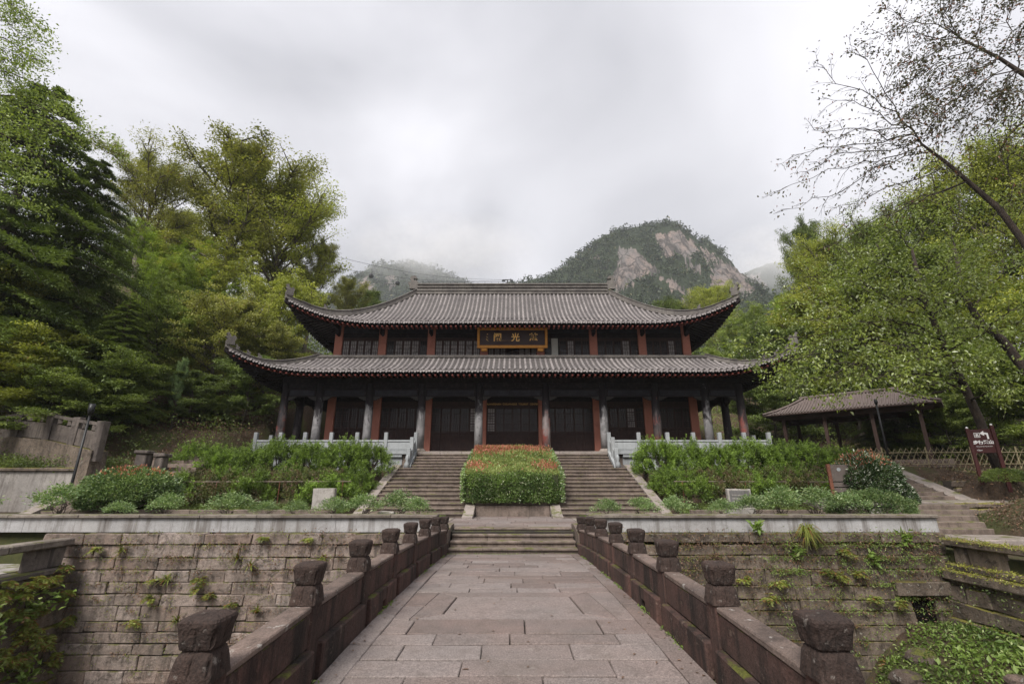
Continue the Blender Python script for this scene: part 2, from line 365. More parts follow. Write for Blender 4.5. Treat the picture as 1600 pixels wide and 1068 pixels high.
# ------------------------------------------------------------------ terrain
def sst(a, b, x): t = min(1, max(0, (x-a)/(b-a))); return t*t*(3-2*t)
def vn(x, y):      # cheap smooth pseudo-noise
    return (math.sin(x*.9+1.3*math.sin(y*.7))+math.sin(y*1.1+1.7*math.sin(x*.5+2)))*.5
LAND = .53; FLOOR = 3.15; PLANT = .68
def T(x, y):
    if y < 13.35 and -11.35 < x < 11.2:                                   # ravine bed
        z = -3.9 + .15*vn(x*2, y*2)
        z += 2.3*sst(7.0, 10.2, x)*sst(3, 9, y)
        z += 1.2*sst(-9.4, -11.3, x)
        return z
    n = .12*vn(x*1.3, y*1.3)
    if y < 13.35:
        if x < 0: return -.35 + n*.3 + .22*max(0, -x-15)
        return .05 + n*.5 + .28*max(0, x-14.5) + .1*max(0, y-8)*sst(14, 16, x)
    ax = abs(x)
    if x > 13: hill = 2.25 + .42*max(0, y-28.5) + .12*max(0, ax-22) + n*2
    else: hill = 2.3 + .40*max(0, y-21 - (17 if ax < 14.5 and y > 22 else 0)*sst(15.5, 13, ax)) + .30*max(0, ax-14.5) + n*3
    hill = min(hill, 13 + .02*y)
    if y > 150: hill = 16
    if x < -13.4:
        zf = PLANT + .05*n
        if x < -15.2: z = zf if y < 17.6 else 2.15 + (hill-2.15)*sst(18.5, 24, y) + .25*max(0,-x-18)*sst(18,20,y)
        else: z = zf + (hill-zf)*sst(17.5, 22, y)
        return z
    if x > 11.45 and y < 16.6 and x <= 15.2: return .06 + .1*n
    if x > 11.45 and y < 17.6 and x <= 13.2: return .75
    if x > 13.2:
        zr = .35 + .12*max(0, y-13.4) + .25*max(0, x-15.5)
        if y > 16.6: zr = 1.0
        if y > 17.6 and x > 17.0: zr = 1.75 + .12*n
        if y > 17.6 and x <= 17.0: zr = .9 + (y-17.6)*.36
        return min(zr, hill) if y < 20.8 else hill
    z = PLANT + (2.2-PLANT)*sst(16.4, 21.5, y) + n*.2
    if y > 37: z = hill
    if ax < 5.6 and y > 13.35: z = .3
    if ax < 5.6 and y > 22: z = 2.0
    return z
def axis(lo, hi, d, far):
    a = list(np.arange(lo, hi+.001, d)); s = d
    while a[-1] < far: s *= 1.25; a.append(a[-1]+s)
    return a
xp = axis(0, 30, .5, 3000); xs = sorted(set([-v for v in xp] + xp) | {-11.36, -11.34, 11.19, 11.21})
ys = sorted(set(axis(-20, 46, .5, 3500)) | {13.34, 13.36, 17.58, 17.62, 16.58, 16.62})
V = np.array([(x, y, T(x, y)) for y in ys for x in xs]); nx = len(xs); ny = len(ys)
idx = np.arange(nx*ny).reshape(ny, nx)
F = np.stack([idx[:-1,:-1], idx[:-1,1:], idx[1:,1:], idx[1:,:-1]], -1).reshape(-1,4)
def groundmat():
    m = MT('leaf_littered_earth'); q = m.noise(.5, 6, .6); f = m.noise(9, 6, .75); g = m.noise(38, 4, .8)
    col = m.mix(m.ramp(f,.35,.65), (.13,.085,.055), (.06,.042,.03)); col = m.mix(m.ramp(g,.55,.7,0,.7), col, (.22,.14,.09))
    col = m.mix(m.ramp(q,.47,.58,0,.75), col, m.mix(m.ramp(f,.4,.6), (.05,.075,.02), (.10,.11,.03)))
    return m.done(col, .95, m.bump(m.math('ADD', f, g), 1., .08))
M_ground = groundmat()
o = link('ground', npmesh('ground', V, F, smooth=True), M_ground); o['kind'] = 'structure'
# ------------------------------------------------------------------ bridge
RB = random.Random(11)
HW = 1.62                                                                  # half width between the balustrades
br = thing('stone_bridge', 'stone footbridge paved with pinkish granite slabs leading over the ravine to the temple steps', 'bridge', (0,6,0))
b = MB()
for k in range(26): b.box(-2.05, 2.05, -3+.6*k, -3+.6*(k+1)-(.05 if k == 25 else 0), -.62, -.055)
b.build('deck', M_mortar, br)
b = MB()
for s in (-1,1):
    for k in range(12): MB().box(s*1.99-.06, s*1.99+.06, -3+1.29*k+.004, -3+1.29*(k+1), -.60, -.02).build('side_beam', M_rail, br)
b = MB().box(-1.95,1.95, 11.2,12.9,-3.95,-.62).box(-1.95,1.95,3.4,4.6,-4.1,-.62).box(-1.95,1.95,-3,-1.6,-4.1,-.62)
b.build('pier', M_wallL, br)
def slab(parent, x0, x1, y0, y1, z, c=.008, th=.07, name='paving_stone', mat=None, g=.0045):
    dz = RB.uniform(-.005, .005)
    b = MB().cham(x0+g, x1-g, y0+g*2.6, y1-g*2.6, z-th, z+dz, c, .006, RB)
    return b.build(name, mat or M_pave, parent)
def poly_slab(parent, pts, z, th=.07, name='paving_stone', mat=None):
    cx = sum(p[0] for p in pts)/len(pts); cy = sum(p[1] for p in pts)/len(pts)
    def ins(p, d): v = Vector((cx-p[0], cy-p[1])); v.normalize(); return (p[0]+v.x*d, p[1]+v.y*d)
    r0 = [(*ins(p,.012), z-th) for p in pts]; r1 = [(*ins(p,.012), z-.012) for p in pts]; r2 = [(*ins(p,.03), z) for p in pts]
    MB().loft([r0, r1, r2]).build(name, mat or M_pave, parent)
EDG = 1.40
y = 1.6
rows = []
while y < 12.38:
    if abs(y-5.98) < .17: y = 5.98
    if 5.97 < y < 7.3: y = 7.38; continue
    d = RB.uniform(.30, .40) if y < 7 else RB.uniform(.30, .44)
    if y < 5.98 and y+d > 5.75: d = 5.98-y
    if y+d > 12.25: d = 12.45-y
    rows.append((y, y+d)); y += d
for (y0, y1) in rows:
    x = -EDG + 0
    first = True
    while x < EDG-.01:
        L = RB.uniform(.5, 1.35)
        if first: L *= RB.uniform(.4, 1); first = False
        if EDG - (x+L) < .35: L = EDG-x
        slab(br, x, x+L, y0, y1, 0); x += L
for s in (-1, 1):
    y = 1.5
    while y < 12.4:
        L = RB.uniform(.8, 1.5); y1 = min(12.45, y+L)
        if 12.45-y1 < .3: y1 = 12.45
        slab(br, min(s*EDG, s*HW), max(s*EDG, s*HW), y, y1, 0); y = y1
# framed slab feature
for pts in ([(-.85,6.22),(.85,6.22),(.78,7.12),(-.78,7.12)], [(-1.2,5.98),(1.2,5.98),(.85,6.22),(-.85,6.22)], [(-.78,7.12),(.78,7.12),(1.05,7.38),(-1.05,7.38)],
            [(-1.2,5.98),(-.85,6.22),(-.78,7.12),(-1.05,7.38)], [(1.2,5.98),(1.05,7.38),(.78,7.12),(.85,6.22)],
            [(-EDG,5.98),(-1.2,5.98),(-1.13,6.6),(-EDG,6.6)], [(-EDG,6.6),(-1.13,6.6),(-1.05,7.38),(-EDG,7.38)], [(EDG,5.98),(EDG,7.38),(1.05,7.38),(1.2,5.98)]):
    poly_slab(br, pts, 0)
# balustrades
def sqring(h, z, n=32, pw=5., pet=0., cx=0, cy=0, ph=0):
    r = []
    for k in range(n):
        t = 2*math.pi*k/n + math.pi/4; c, s_ = math.cos(t), math.sin(t)
        a_, b_ = (s_, c) if abs(c) > abs(s_) else (c, s_); u_ = abs(a_)/abs(b_)
        d = (abs(c)**pw + abs(s_)**pw)**(-1/pw)*h*(1-2.2*pet*(1-abs(math.sin(math.pi*u_))**.55))
        r.append((cx+c*d, cy+s_*d, z))
    return r
def cap_mesh(seed):
    rng = random.Random(seed)
    prof = [(.108,.545,0),(.126,.552,0),(.125,.575,.03),(.122,.60,.055),(.117,.635,.06),(.108,.665,.03),(.094,.688,0),(.086,.695,0),(.086,.704,0),(.100,.709,0),(.108,.728,.045),(.113,.755,.065),(.117,.785,.055),(.120,.812,.02),(.121,.822,0),(.121,.842,0),(.113,.856,0),(.085,.868,0),(.03,.873,0)]
    rings = []
    for h, z, p in prof:
        r = sqring(h, z, 64, 9, p, ph=math.pi)
        rings.append([(x+rng.uniform(-.0018,.0018), y+rng.uniform(-.0018,.0018), zz+rng.uniform(-.002,.002)) for x,y,zz in r])
    return MB().loft(rings).mesh('cap', False)
POSTY = [3.0+1.385*k for k in range(-2, 8)]
PW = .20
def balustrade(s, label):
    t = thing('stone_balustrade', label, 'balustrade', (s*1.765, 6, 0), 'balustrades along the bridge')
    X = s*1.765
    for i, y in enumerate(POSTY):
        b = MB().cham(X-PW/2, X+PW/2, y-PW/2, y+PW/2, -.25, .56, .012, .004, RB); po = b.build('post', M_rail, t)
        o = bpy.data.objects.new('cap', cap_mesh(i+20*(s>0))); COL.objects.link(o); o.data.materials.append(M_cap); o.parent = po
        o.location = (X, y, 0); o.rotation_euler = (0,0,RB.uniform(-.03,.03)); o.scale = (.95*RB.uniform(.96,1.04),)*2+(1,)
        if i < len(POSTY)-1:
            y0 = y+PW/2-.005; y1 = POSTY[i+1]-PW/2+.005
            xi = X - s*.085; xo = X + s*.085
            MB().cham(min(xi,xo), max(xi,xo), y0, y1, .24, .50, .01, .003, RB).build('panel', M_rail, t)
            MB().cham(X-.092, X+.092, y0, y1, .502, .55, .010, .004, RB).build('coping', M_railt, t)
            xi = X - s*.15; xo = X + s*.11
            if i in (4,) :    # drain notch
                ym = (y0+y1)/2
                for a, c_ in ((y0, ym-.09), (ym+.09, y1)): MB().cham(min(xi,xo), max(xi,xo), a, c_, -.05, .236, .012, .004, RB).build('base_stone', M_rail, t)
                MB().box(min(xi,xo)+.003, max(xi,xo)-.003, ym-.09, ym+.09, .10, .232).build('drain_lintel', M_rail, t)
            else:
                MB().cham(min(xi,xo), max(xi,xo), y0, y1, -.05, .236, .014, .004, RB).build('base_stone', M_rail, t)
    return t
BA_ = [br]
def camber(y): return .225-(.0048 if y > 5.8 else .0095)*(y-5.8)**2
BA_.append(balustrade(-1, 'dark red sandstone balustrade with carved post caps along the left side of the bridge'))
BA_.append(balustrade(1, 'dark red sandstone balustrade with carved post caps along the right side of the bridge'))
seen_ = set()
for o in list(bpy.data.objects):
    pr_ = o.parent
    if o.type != 'MESH' or pr_ is None or o.name.startswith('pier'): continue
    if o.name.startswith('cap') and pr_.parent in BA_: o.location.z += camber(o.location.y); continue
    if pr_ in BA_ and o.data.name not in seen_:
        seen_.add(o.data.name)
        for v_ in o.data.vertices: v_.co.z += camber(v_.co.y)
# ------------------------------------------------------------------ masonry helper
def masonry(t, O, U, Nn, length, z0, z1, ch, lo, hi, th, mat, rng, name='stone_block', batter=.05, skip=None, jit=.02, c=.014, back=True, zrow=None):
    """courses of single blocks on a vertical plane through O along U with outward normal Nn"""
    O = Vector(O); U = Vector(U); Nn = Vector(Nn); z = z1; n = 0; r = 0
    while z > z0+.05:
        h = ch*rng.uniform(.78, 1.22); zb = max(z0, z-h); x = -rng.uniform(0, hi*.6)
        while x < length:
            L = rng.uniform(lo, hi); a = max(0, x); e = min(length, x+L)
            segs = [(a, e)]
            if skip and skip[2] < (z+zb)/2 < skip[3]:
                segs = [(p_, q_) for p_, q_ in ((a, min(e, skip[0])), (max(a, skip[1]), e))]
            for a_, e_ in segs:
                if e_-a_ < .06: continue
                off = rng.uniform(-jit, jit) + batter*(z1-zb)
                g = .007
                M = Matrix(((U.x,-Nn.x,0,O.x+Nn.x*off),(U.y,-Nn.y,0,O.y+Nn.y*off),(0,0,1,0),(0,0,0,1)))
                MB().cham(a_+g, e_-g, 0, th, zb+g, z-g, c, jit*.7, rng, M).build(name, mat, t); n += 1
            x += L
        z = zb; r += 1
    if back:
        M = Matrix(((U.x,-Nn.x,0,O.x),(U.y,-Nn.y,0,O.y),(0,0,1,0),(0,0,0,1)))
        bo = batter*(z1-z0); cd_ = th*.8
        v = [M @ Vector(p) for p in ((0,cd_,z1-.02),(length,cd_,z1-.02),(length,cd_-bo,z0),(0,cd_-bo,z0),(0,.6,z1-.02),(length,.6,z1-.02),(length,.6,z0),(0,.6,z0))]
        MB().raw(v, [(0,1,2,3),(4,7,6,5),(0,4,5,1),(3,2,6,7),(0,3,7,4),(1,5,6,2)]).build('core', M_mortar, t)
    return n
# facing walls of the ravine
tL = thing('ravine_wall', 'tall grey-pink ashlar wall with ferns in its joints, below the planter left of the bridge', 'stone wall', (-7,13.1,-3.9))
masonry(tL, (-12.2,12.98,0), (1,0,0), (0,-1,0), 10.25, -3.9, .16, .29, .55, 1.25, .22, M_wallL, RB)
masonry(tL, (-12.2,12.93,0), (1,0,0), (0,-1,0), 10.25, .165, .43, .27, .7, 1.3, .25, M_wallL, RB, back=False)
tR = thing('ravine_wall', 'dark lichened ashlar wall with moss and a culvert, below the planter right of the bridge', 'stone wall', (7,13.1,-3.9))
sk = (8.05, 8.62, -2.3, -.95)
masonry(tR, (1.95,12.98,0), (1,0,0), (0,-1,0), 9.3, -3.9, .16, .31, .7, 1.5, .22, M_wallR, RB, skip=sk)
masonry(tR, (1.95,12.93,0), (1,0,0), (0,-1,0), 9.3, .165, .43, .27, .8, 1.5, .25, M_wallR, RB, back=False)
MB().box(9.6, 10.95, 12.99, 13.03, -2.6, -.9).build('culvert_shade_panel', plain('painted_culvert_darkness', (.008,.007,.006), .95, spec=.05), tR)  # near-black panel: the opening's darkness is painted, no hole behind it
MB().cham(9.6, 10.95, 12.76, 13.1, -1.0, -.68, .02, .01, RB).build('lintel', M_wallR, tR)
# side walls
tSL = thing('ravine_side_wall', 'fern-covered rubble bank wall running towards the viewer at far left', 'stone wall', (-12.2,8,-3.9))
masonry(tSL, (-11.25,12.9,0), (0,-1,0), (1,0,0), 11, -3.9, -.32, .42, .6, 1.3, .25, M_mossw, RB, batter=.12, jit=.03)
tSR = thing('ravine_side_wall', 'mossy rubble retaining wall running towards the viewer at far right', 'stone wall', (11.95,8,-3.9))
masonry(tSR, (11.05,12.9,0), (0,-1,0), (-1,0,0), 10.5, -3.9, -.42, .40, .5, 1.2, .25, M_mossw, RB, batter=.18, jit=.04)
# low parapets above the side walls
def parapet(s, x, z0, z1, label, mat, matt):
    t = thing('low_parapet', label, 'parapet', (x, 9, z0))
    MB().cham(x-.25, x+.30, 1.5, 12.85, z0-.12, z0, .02, .01, RB).build('ledge', mat, t)
    y = 12.8
    while y > 2:
        L = RB.uniform(1.5, 2.1)
        MB().cham(x-.20, x+.20, y-L+.012, y, z1-.17, z1+RB.uniform(-.01,.01), .03, .012, RB).build('coping', matt, t)
        MB().cham(x-.11, x+.13, y-.42, y-.14, z0+.002, z1-.175, .02, .01, RB).build('pillar', mat, t)
        if s < 0 or RB.random() < .45:
            MB().cham(x-.04, x+.05, y-L*.66, y-.45, z0+.002, z1-.18, .01, .01, RB).build('panel', mat, t)
        y -= L
    return t
parapet(-1, -11.42, -.30, .34, 'low stone parapet with open gaps at the left edge of the ravine', M_grime, M_cope)
parapet(1, 11.22, -.25, .33, 'low mossy stone parapet with open gaps at the right edge of the ravine', M_mossw, M_mossw)
b = MB(); b.cham(10.85, 11.6, 1.5, 12.9, -.62, -.40, .03, .02, RB); b.build('mossy_ledge', M_mossw, tSR)
MB().box(-20,-11.73, -3, 13.0, -.34, -.30).build('path', M_concr)['kind'] = 'structure'
# ------------------------------------------------------------------ planter walls
def planter(x0, x1, label):
    t = thing('planter_wall', label, 'planter wall', ((x0+x1)/2, 13.3, .43))
    x = x0
    while x < x1-.05:
        L = RB.uniform(1.5, 2.4); e = min(x1, x+L)
        if x1-e < .5: e = x1
        MB().cham(x+.002, e-.002, 13.18, 13.36, .435, .79, .004, .001, RB).build('panel', M_panel, t); x = e
    x = x0
    while x < x1-.05:
        L = RB.uniform(1.2, 2.2); e = min(x1, x+L)
        if x1-e < .5: e = x1
        MB().cham(x+.004, e-.004, 13.10, 13.55, .792, .875, .012, .004, RB).build('coping', M_cope, t); x = e
    return t
planter(-17, -2.02, 'long pale grey planter wall with brown coping, left of the bridge')
planter(2.02, 11.35, 'long pale grey planter wall with brown coping, right of the bridge')
for s, x0, x1 in ((-1,-13.4,-5.65),(1,5.65,11.3)):
    t = thing('garden_kerb', 'low reddish stone kerb between grass strip and juniper slope, %s of the steps' % ('left' if s<0 else 'right'), 'kerb', ((x0+x1)/2, 15.6, .7))
    x = x0
    while x < x1-.05:
        L = RB.uniform(1.2,2.); e = min(x1, x+L)
        MB().cham(x+.005, e-.005, 15.5, 15.68, .55, .86, .012, .005, RB).build('kerb_stone', M_step, t); x = e
def stepstone(t, x0, x1, y0, y1, z0, z1):
    j = RB.uniform(-.004,.004); z1 += j; n = 4; d = [RB.uniform(-.006,.006) for _ in range(n+1)]; rings = []
    for k in range(n+1):
        x = x0+(x1-x0)*k/n; o = d[k]
        rings.append([(x,y0+.045,z0),(x,y0+.045,z1-.055),(x,y0+.004+o,z1-.048),(x,y0+o,z1-.014),(x,y0+.014+o,z1+o*.4),(x,y1,z1+o*.3),(x,y1,z0)])
    return MB().loft(rings).build('step', M_step, t)
# ------------------------------------------------------------------ front steps + landing
t = thing('front_steps', 'four wide granite steps at the end of the bridge', 'steps', (0,12.9,0))
for k in range(4):
    hw = 1.62-.012*k
    x = -hw; yk = 12.45+.30*k
    cuts = [-hw, RB.uniform(-.9,-.3), RB.uniform(.1,.8), hw]
    for a, e in zip(cuts, cuts[1:]):
        stepstone(t, a+.003, e-.003, yk, yk+.42 if k < 3 else yk+.35, .1325*k-.03, .1325*(k+1))
for s in (-1,1):
    MB().prism([(12.55,-.2),(12.55,.45),(13.35,.60),(13.9,.60),(13.9,-.2)], min(s*1.65,s*2.02), max(s*1.65,s*2.02), 'x').build('cheek_wall', M_step, t)
MB().box(-5.6,5.6, 13.2, 17.6, .2, LAND-.075).build('terrace_base', M_mortar)['kind'] = 'structure'
lp = thing('landing', 'x', 'x'); bpy.data.objects.remove(lp)
lf = MB().box(-1.95,1.95,13.36,17.5,LAND-.075,LAND-.07).build('landing_floor', M_mortar); lf['kind'] = 'structure'
for (y0,y1) in ((13.68,14.2),(14.2,14.75),(14.75,15.35),(15.35,15.9),(15.9,16.5),(16.5,17.0),(17.0,17.5)):
    x = -1.98
    while x < 1.97:
        L = RB.uniform(.6,1.3); e = min(1.98, x+L)
        if 1.98-e < .3: e = 1.98
        slab(lf, x, e, y0, y1, LAND); x = e
for s in (-1,1):
    for (y0,y1) in ((13.6,14.9),(14.9,15.9),(15.9,16.79)):
        for (a,e) in ((2.0,3.4),(3.4,4.6),(4.6,5.6)):
            slab(lf, min(s*a,s*e), max(s*a,s*e), y0, y1, LAND, mat=M_curb)
# ------------------------------------------------------------------ long stairs
def flight(label, x0, x1, s):
    t = thing('long_stairs', label, 'stairs', ((x0+x1)/2, 20, LAND), 'twin stairways up to the temple')
    R = .147; TR = .417
    for k in range(12):
        y = 16.8+TR*k; z = LAND+R*(k+1); cuts = [x0] + sorted(RB.uniform(x0+.4, x1-.4) for _ in range(1 if k%3 else 2)) + [x1]
        for a, e in zip(cuts, cuts[1:]):
            stepstone(t, a+.004, e-.004, y, y+TR+.08, z-R-.04, z)
    z0 = LAND+12*R; R2 = (FLOOR-z0)/6
    xo = (x0+.0, x1-.42) if s > 0 else (x0+.42, x1)
    for k in range(6):
        y = 21.804+.42+.3*k; z = z0+R2*(k+1)
        stepstone(t, xo[0], xo[1], y, y+.38, z-R2-.04, z)
    MB().box(x0, x1, 21.89, 22.6, z0-.3, z0-.002).build('upper_landing', M_step, t)
    # solid under the flight
    MB().prism([(16.85,.2),(16.85,.45),(21.8,2.0),(23.7,2.2),(23.7,.2)], x0+.01, x1-.01, 'x').build('stair_core', M_mortar, t)
    # kerbs (inner and outer)
    for (a, e, top) in ((x0-.36, x0-.004, s<0), (x1+.004, x1+.36, s>0)):
        pr = [(16.35,.40),(16.35,LAND+.06),(16.75,LAND+.12),(21.9,LAND+.12+12*R+.03),(22.2,LAND+.12+12*R+.03),(22.2,1.6)]
        MB().prism(pr, a, e, 'x').build('kerb_slope', M_curb, t)
    return t
flight('stone stairway left of the clipped hedge, rising to the temple porch', -5.12, -1.70, -1)
flight('stone stairway right of the clipped hedge, rising to the temple porch', 1.70, 5.12, 1)
t = thing('central_planter', 'stepped stone planter base under the clipped hedge between the two stairways', 'planter', (0,17.6,LAND))
MB().cham(-1.33,1.33,17.45,17.75,LAND-.02,LAND+.36,.012,.004,RB).build('lower_block', M_step, t)
MB().cham(-1.33,1.33,17.62,17.95,LAND+.362,LAND+.46,.012,.004,RB).build('upper_block', M_step, t)
MB().prism([(17.9,.3),(17.9,.95),(22,2.3),(23.6,2.9),(23.6,.3)], -1.32, 1.32, 'x').build('soil', M_ground, t)
# ------------------------------------------------------------------ temple platform
b = MB().box(-13.0,13.0,23.72,37.4,1.8,FLOOR-.06); o = b.build('temple_platform', M_step); o['kind'] = 'structure'
pl = thing('porch_floor', 'x', 'x'); bpy.data.objects.remove(pl)
x = -13.0
while x < 12.99:
    L = RB.uniform(1.0,1.6); e = min(13.0, x+L)
    if 13-e < .5: e = 13.0
    MB().cham(x+.004,e-.004,23.58,24.05,FLOOR-.145,FLOOR,.012,.003,RB).build('edge_stone', M_curb, o); x = e
MB().box(-13,13,24.05,37.4,FLOOR-.06,FLOOR-.02).build('floor_slab', M_step, o)
def terrace(s):
    t = thing('marble_terrace_wall', 'pale grey stone terrace wall with railing of square posts, %s of the stairs' % ('left' if s<0 else 'right'), 'terrace railing', (s*8.8,23.6,2.2), 'pale stone terrace railings before the porch')
    a, e = sorted((s*5.5, s*13.0))
    for z0, z1, y in ((1.7,2.42,23.62),(2.424,2.86,23.68),(2.864,3.0,23.56)):
        MB().cham(a,e,y,y+.5 if y<23.6 else 23.72,z0,z1,.008,.001,RB).build('wall_course', M_marble, t)
    px_ = [4.85,6.35,7.8,9.1,10.42,11.65,12.9]
    for i, x in enumerate(px_):
        x *= s
        po = MB().cham(x-.09,x+.09,23.5,23.68,3.004,4.07,.014,.002,RB).build('post', M_marble, t)
        if i:
            p, q = sorted((px_[i-1]*s, x)); p += .092; q -= .092
            MB().cham(p,q,23.52,23.66,3.004,3.16,.006,.001,RB).build('bottom_rail', M_marble, t)
            f = MB().cham(p,q,23.55,23.63,3.164,3.60,.006,.001,RB).build('panel', M_marble, t)
            MB().cham(p+.12,q-.12,23.535,23.549,3.23,3.54,.006,.001,RB).build('raised_field', M_marble, f)
            MB().cham(p,q,23.52,23.66,3.604,3.70,.012,.002,RB).build('top_rail', M_marble, t)
    x = s*12.9                                                  # return along the side
    for i in range(1, 8):
        y = 23.6+1.5*i
        MB().cham(x-.09,x+.09,y-.09,y+.09,3.004,4.07,.014,.002,RB).build('post', M_marble, t)
        MB().cham(x-.04,x+.04,y-1.41,y-.09,3.004,3.60,.006,.001,RB).build('panel', M_marble, t)
        MB().cham(x-.07,x+.07,y-1.41,y-.09,3.604,3.70,.01,.001,RB).build('top_rail', M_marble, t)
    # descending rail beside the upper flight
    x = s*4.90
    ps = [(23.5,3.15),(22.95,2.88),(22.35,2.44)]
    for i,(y,z) in enumerate(ps[1:]):
        MB().cham(x-.09,x+.09,y-.09,y+.09,z-.3,z+.78+.12*(1-i),.014,.002,RB).build('newel', M_marble, t)
    MB().prism([(22.4,2.3),(22.4,2.95),(23.5,3.65),(23.5,2.9)], x-.045, x+.045,'x').build('sloping_panel', M_marble, t)
    MB().prism([(22.2,2.2),(22.2,2.42),(23.5,3.15),(23.5,2.9)], x-.16, x+.16,'x').build('sloping_base', M_marble, t)
    rings = [sqring(h, z, 16, 2.5, .12, x, 22.12) for h,z in ((.11,2.3),(.12,2.5),(.06,2.62),(.10,2.72),(.07,2.85),(.02,2.9))]
    MB().loft(rings).build('drum_stone', M_marble, t, True)
terrace(-1); terrace(1)
# ------------------------------------------------------------------ temple hall
RT = random.Random(5)
hall = thing('temple_hall', 'two-tiered timber temple hall with black columns, terracotta piers and upturned grey tile roofs', 'temple', (0,29.6,FLOOR))
class Roof:
    def __init__(s, ex, ey, R, yc, E, Lc, z0, H, a, lift): s.__dict__.update(locals()); s.yb = 2*yc-ey; s.rx = ex-R; s.ry = ey+R
    def e(s, c): q = min(1, max(0, 1-c/s.Lc)); return s.E*(1-q*q)
    def Z(s, c, d):
        q = min(1, max(0, 1-c/s.Lc)); e = s.e(c); t = min(1, max(0,(d-e)/(s.R-e)))
        return s.z0 + s.H*(s.a*t+(1-s.a)*t*t) + s.lift*q**2.3*(1-t)**2.2
    def front(s, x, d): return Vector((x, s.ey+d, s.Z(s.ex-abs(x), d)))
    def side(s, y, d, sg): return Vector((sg*(s.ex-d), y, s.Z(min(y-s.ey, s.yb-y), d)))
    def back(s, x, d): return Vector((x, s.yb-d, s.Z(s.ex-abs(x), d)))
up = Roof(12.5, 23.6, 5.9, 29.55, .5, 5.2, 10.12, 3.99, .42, 1.25)
lo = Roof(14.3, 22.05, 3.3, 29.55, .45, 4.6, 7.0, 1.40, .55, 1.12)
def roofbuild(r, rname, nrow_x, nrow_y, seg):
    rt = MB()
    def surf(fn, L0, L1, dz, nn, nd, cfun):
        def g(u, v):
            a = L0+(L1-L0)*u; c = cfun(a); e = r.e(c); d1 = min(r.R, c); d = e+(max(d1,e)-e)*v
            p = fn(a, d); return (p.x, p.y, p.z+dz)
        return g
    fx = lambda a: max(0, r.ex-abs(a)); fy = lambda a: max(0, min(a-r.ey, r.yb-a))
    for dz, flip in ((0,0),(-.14,1)):
        rt.grid(120, 10, surf(r.front, -r.ex, r.ex, dz, 0, 0, fx)); rt.grid(120, 10, surf(r.back, r.ex, -r.ex, dz, 0, 0, fx))
        rt.grid(70, 10, surf(lambda y,d: r.side(y,d,1), r.ey, r.yb, dz, 0, 0, fy)); rt.grid(70, 10, surf(lambda y,d: r.side(y,d,-1), r.yb, r.ey, dz, 0, 0, fy))
    base = rt.build(rname, M_pan, hall)
    # tile rows
    def row(b, fn, a, c, nvec, lat):
        e = r.e(c); d1 = min(r.R, c)
        if d1-e < .12: return
        L = d1-e; n = max(2, int(L/.30)); K_ = 5
        d0 = e-.06; prev = None; rings = []
        for i in range(n+1):
            dd = d0+(d1-d0)*i/n; p = fn(a, max(dd, e)) ; 
            if dd < e: p = p + nvec*(e-dd)
            for rr in ((.050,.070) if i else (.072,)):
                rings.append((p, rr))
        base_i = len(b.v)
        for p, rr in rings:
            for k in range(K_):
                th = math.pi*k/(K_-1); q = p + lat*(rr*math.cos(th)) + Vector((0,0,1))*(rr*1.15*math.sin(th)+.015); b.v.append(tuple(q))
        for i in range(len(rings)-1):
            for k in range(K_-1):
                j = base_i+i*K_+k; b.f.append((j, j+1, j+K_+1, j+K_))
        # round end tile
        p = rings[0][0] + Vector((0,0,.02)); m0 = len(b.v); w = nvec*.03
        for off in (w, Vector((0,0,0))):
            for k in range(8):
                th = 2*math.pi*k/8; q = p + off + lat*(.088*math.cos(th)) + Vector((0,0,.088*math.sin(th))); b.v.append(tuple(q))
        b.f.append(tuple(m0+k for k in range(8))); b.f.append(tuple(m0+8+k for k in range(8)))
        for k in range(8): b.f.append((m0+k, m0+(k+1)%8, m0+8+(k+1)%8, m0+8+k))
    drip = MB(); redb = MB(); sideb = MB()
    for i in range(nrow_x):
        x = -r.ex + (i+.5)*2*r.ex/nrow_x; c = fx(x)
        b = MB(); row(b, r.front, x, c, Vector((0,-1,0)), Vector((1,0,0)))
        if b.v: b.build('tile_row', M_tile, base, True)
        xm = x + r.ex/nrow_x; cm = fx(xm)
        if cm > .1:
            p = r.front(xm, r.e(cm)); w = .085
            drip.raw([(p.x-w,p.y-.06,p.z+.02),(p.x+w,p.y-.06,p.z+.02),(p.x+w*.6,p.y-.075,p.z-.06),(p.x,p.y-.08,p.z-.105),(p.x-w*.6,p.y-.075,p.z-.06),
                      (p.x-w,p.y-.03,p.z+.02),(p.x+w,p.y-.03,p.z+.02),(p.x,p.y-.05,p.z-.10)], [(4,3,2,1,0),(0,1,6,5),(5,6,7),(1,2,3,7,6),(0,5,7,3,4)])
        p = r.front(x, r.e(c)); redb.box(p.x-.045,p.x+.045,p.y+.03,p.y+1.3 if False else p.y+.5,p.z-.235,p.z-.15)
    b = MB()
    for i in range(nrow_x):
        x = -r.ex + (i+.5)*2*r.ex/nrow_x; row(b, r.back, x, fx(x), Vector((0,1,0)), Vector((1,0,0)))
    for i in range(nrow_y):
        y = r.ey + (i+.5)*(r.yb-r.ey)/nrow_y
        for sg in (1,-1): row(b, lambda yy, d: r.side(yy,d,sg), y, fy(y), Vector((sg,0,0)), Vector((0,1,0)))
        for sg in (1,-1):
            p = r.side(y, r.e(fy(y)), sg); sideb.box(p.x-.04-(.45 if sg>0 else -.03), p.x-(.03 if sg>0 else -.49), p.y-.045,p.y+.045,p.z-.235,p.z-.15)
    b.build('side_and_back_tile_rows', M_tile, base, True, kind='stuff')
    drip.build('drip_tiles', M_tile, base, kind='stuff'); sideb.build('side_rafter_ends', M_wood, base, kind='stuff'); redb.build('rafter_ends', M_redend, base, kind='stuff')
    # long dark rafters on the soffit
    raf = MB()
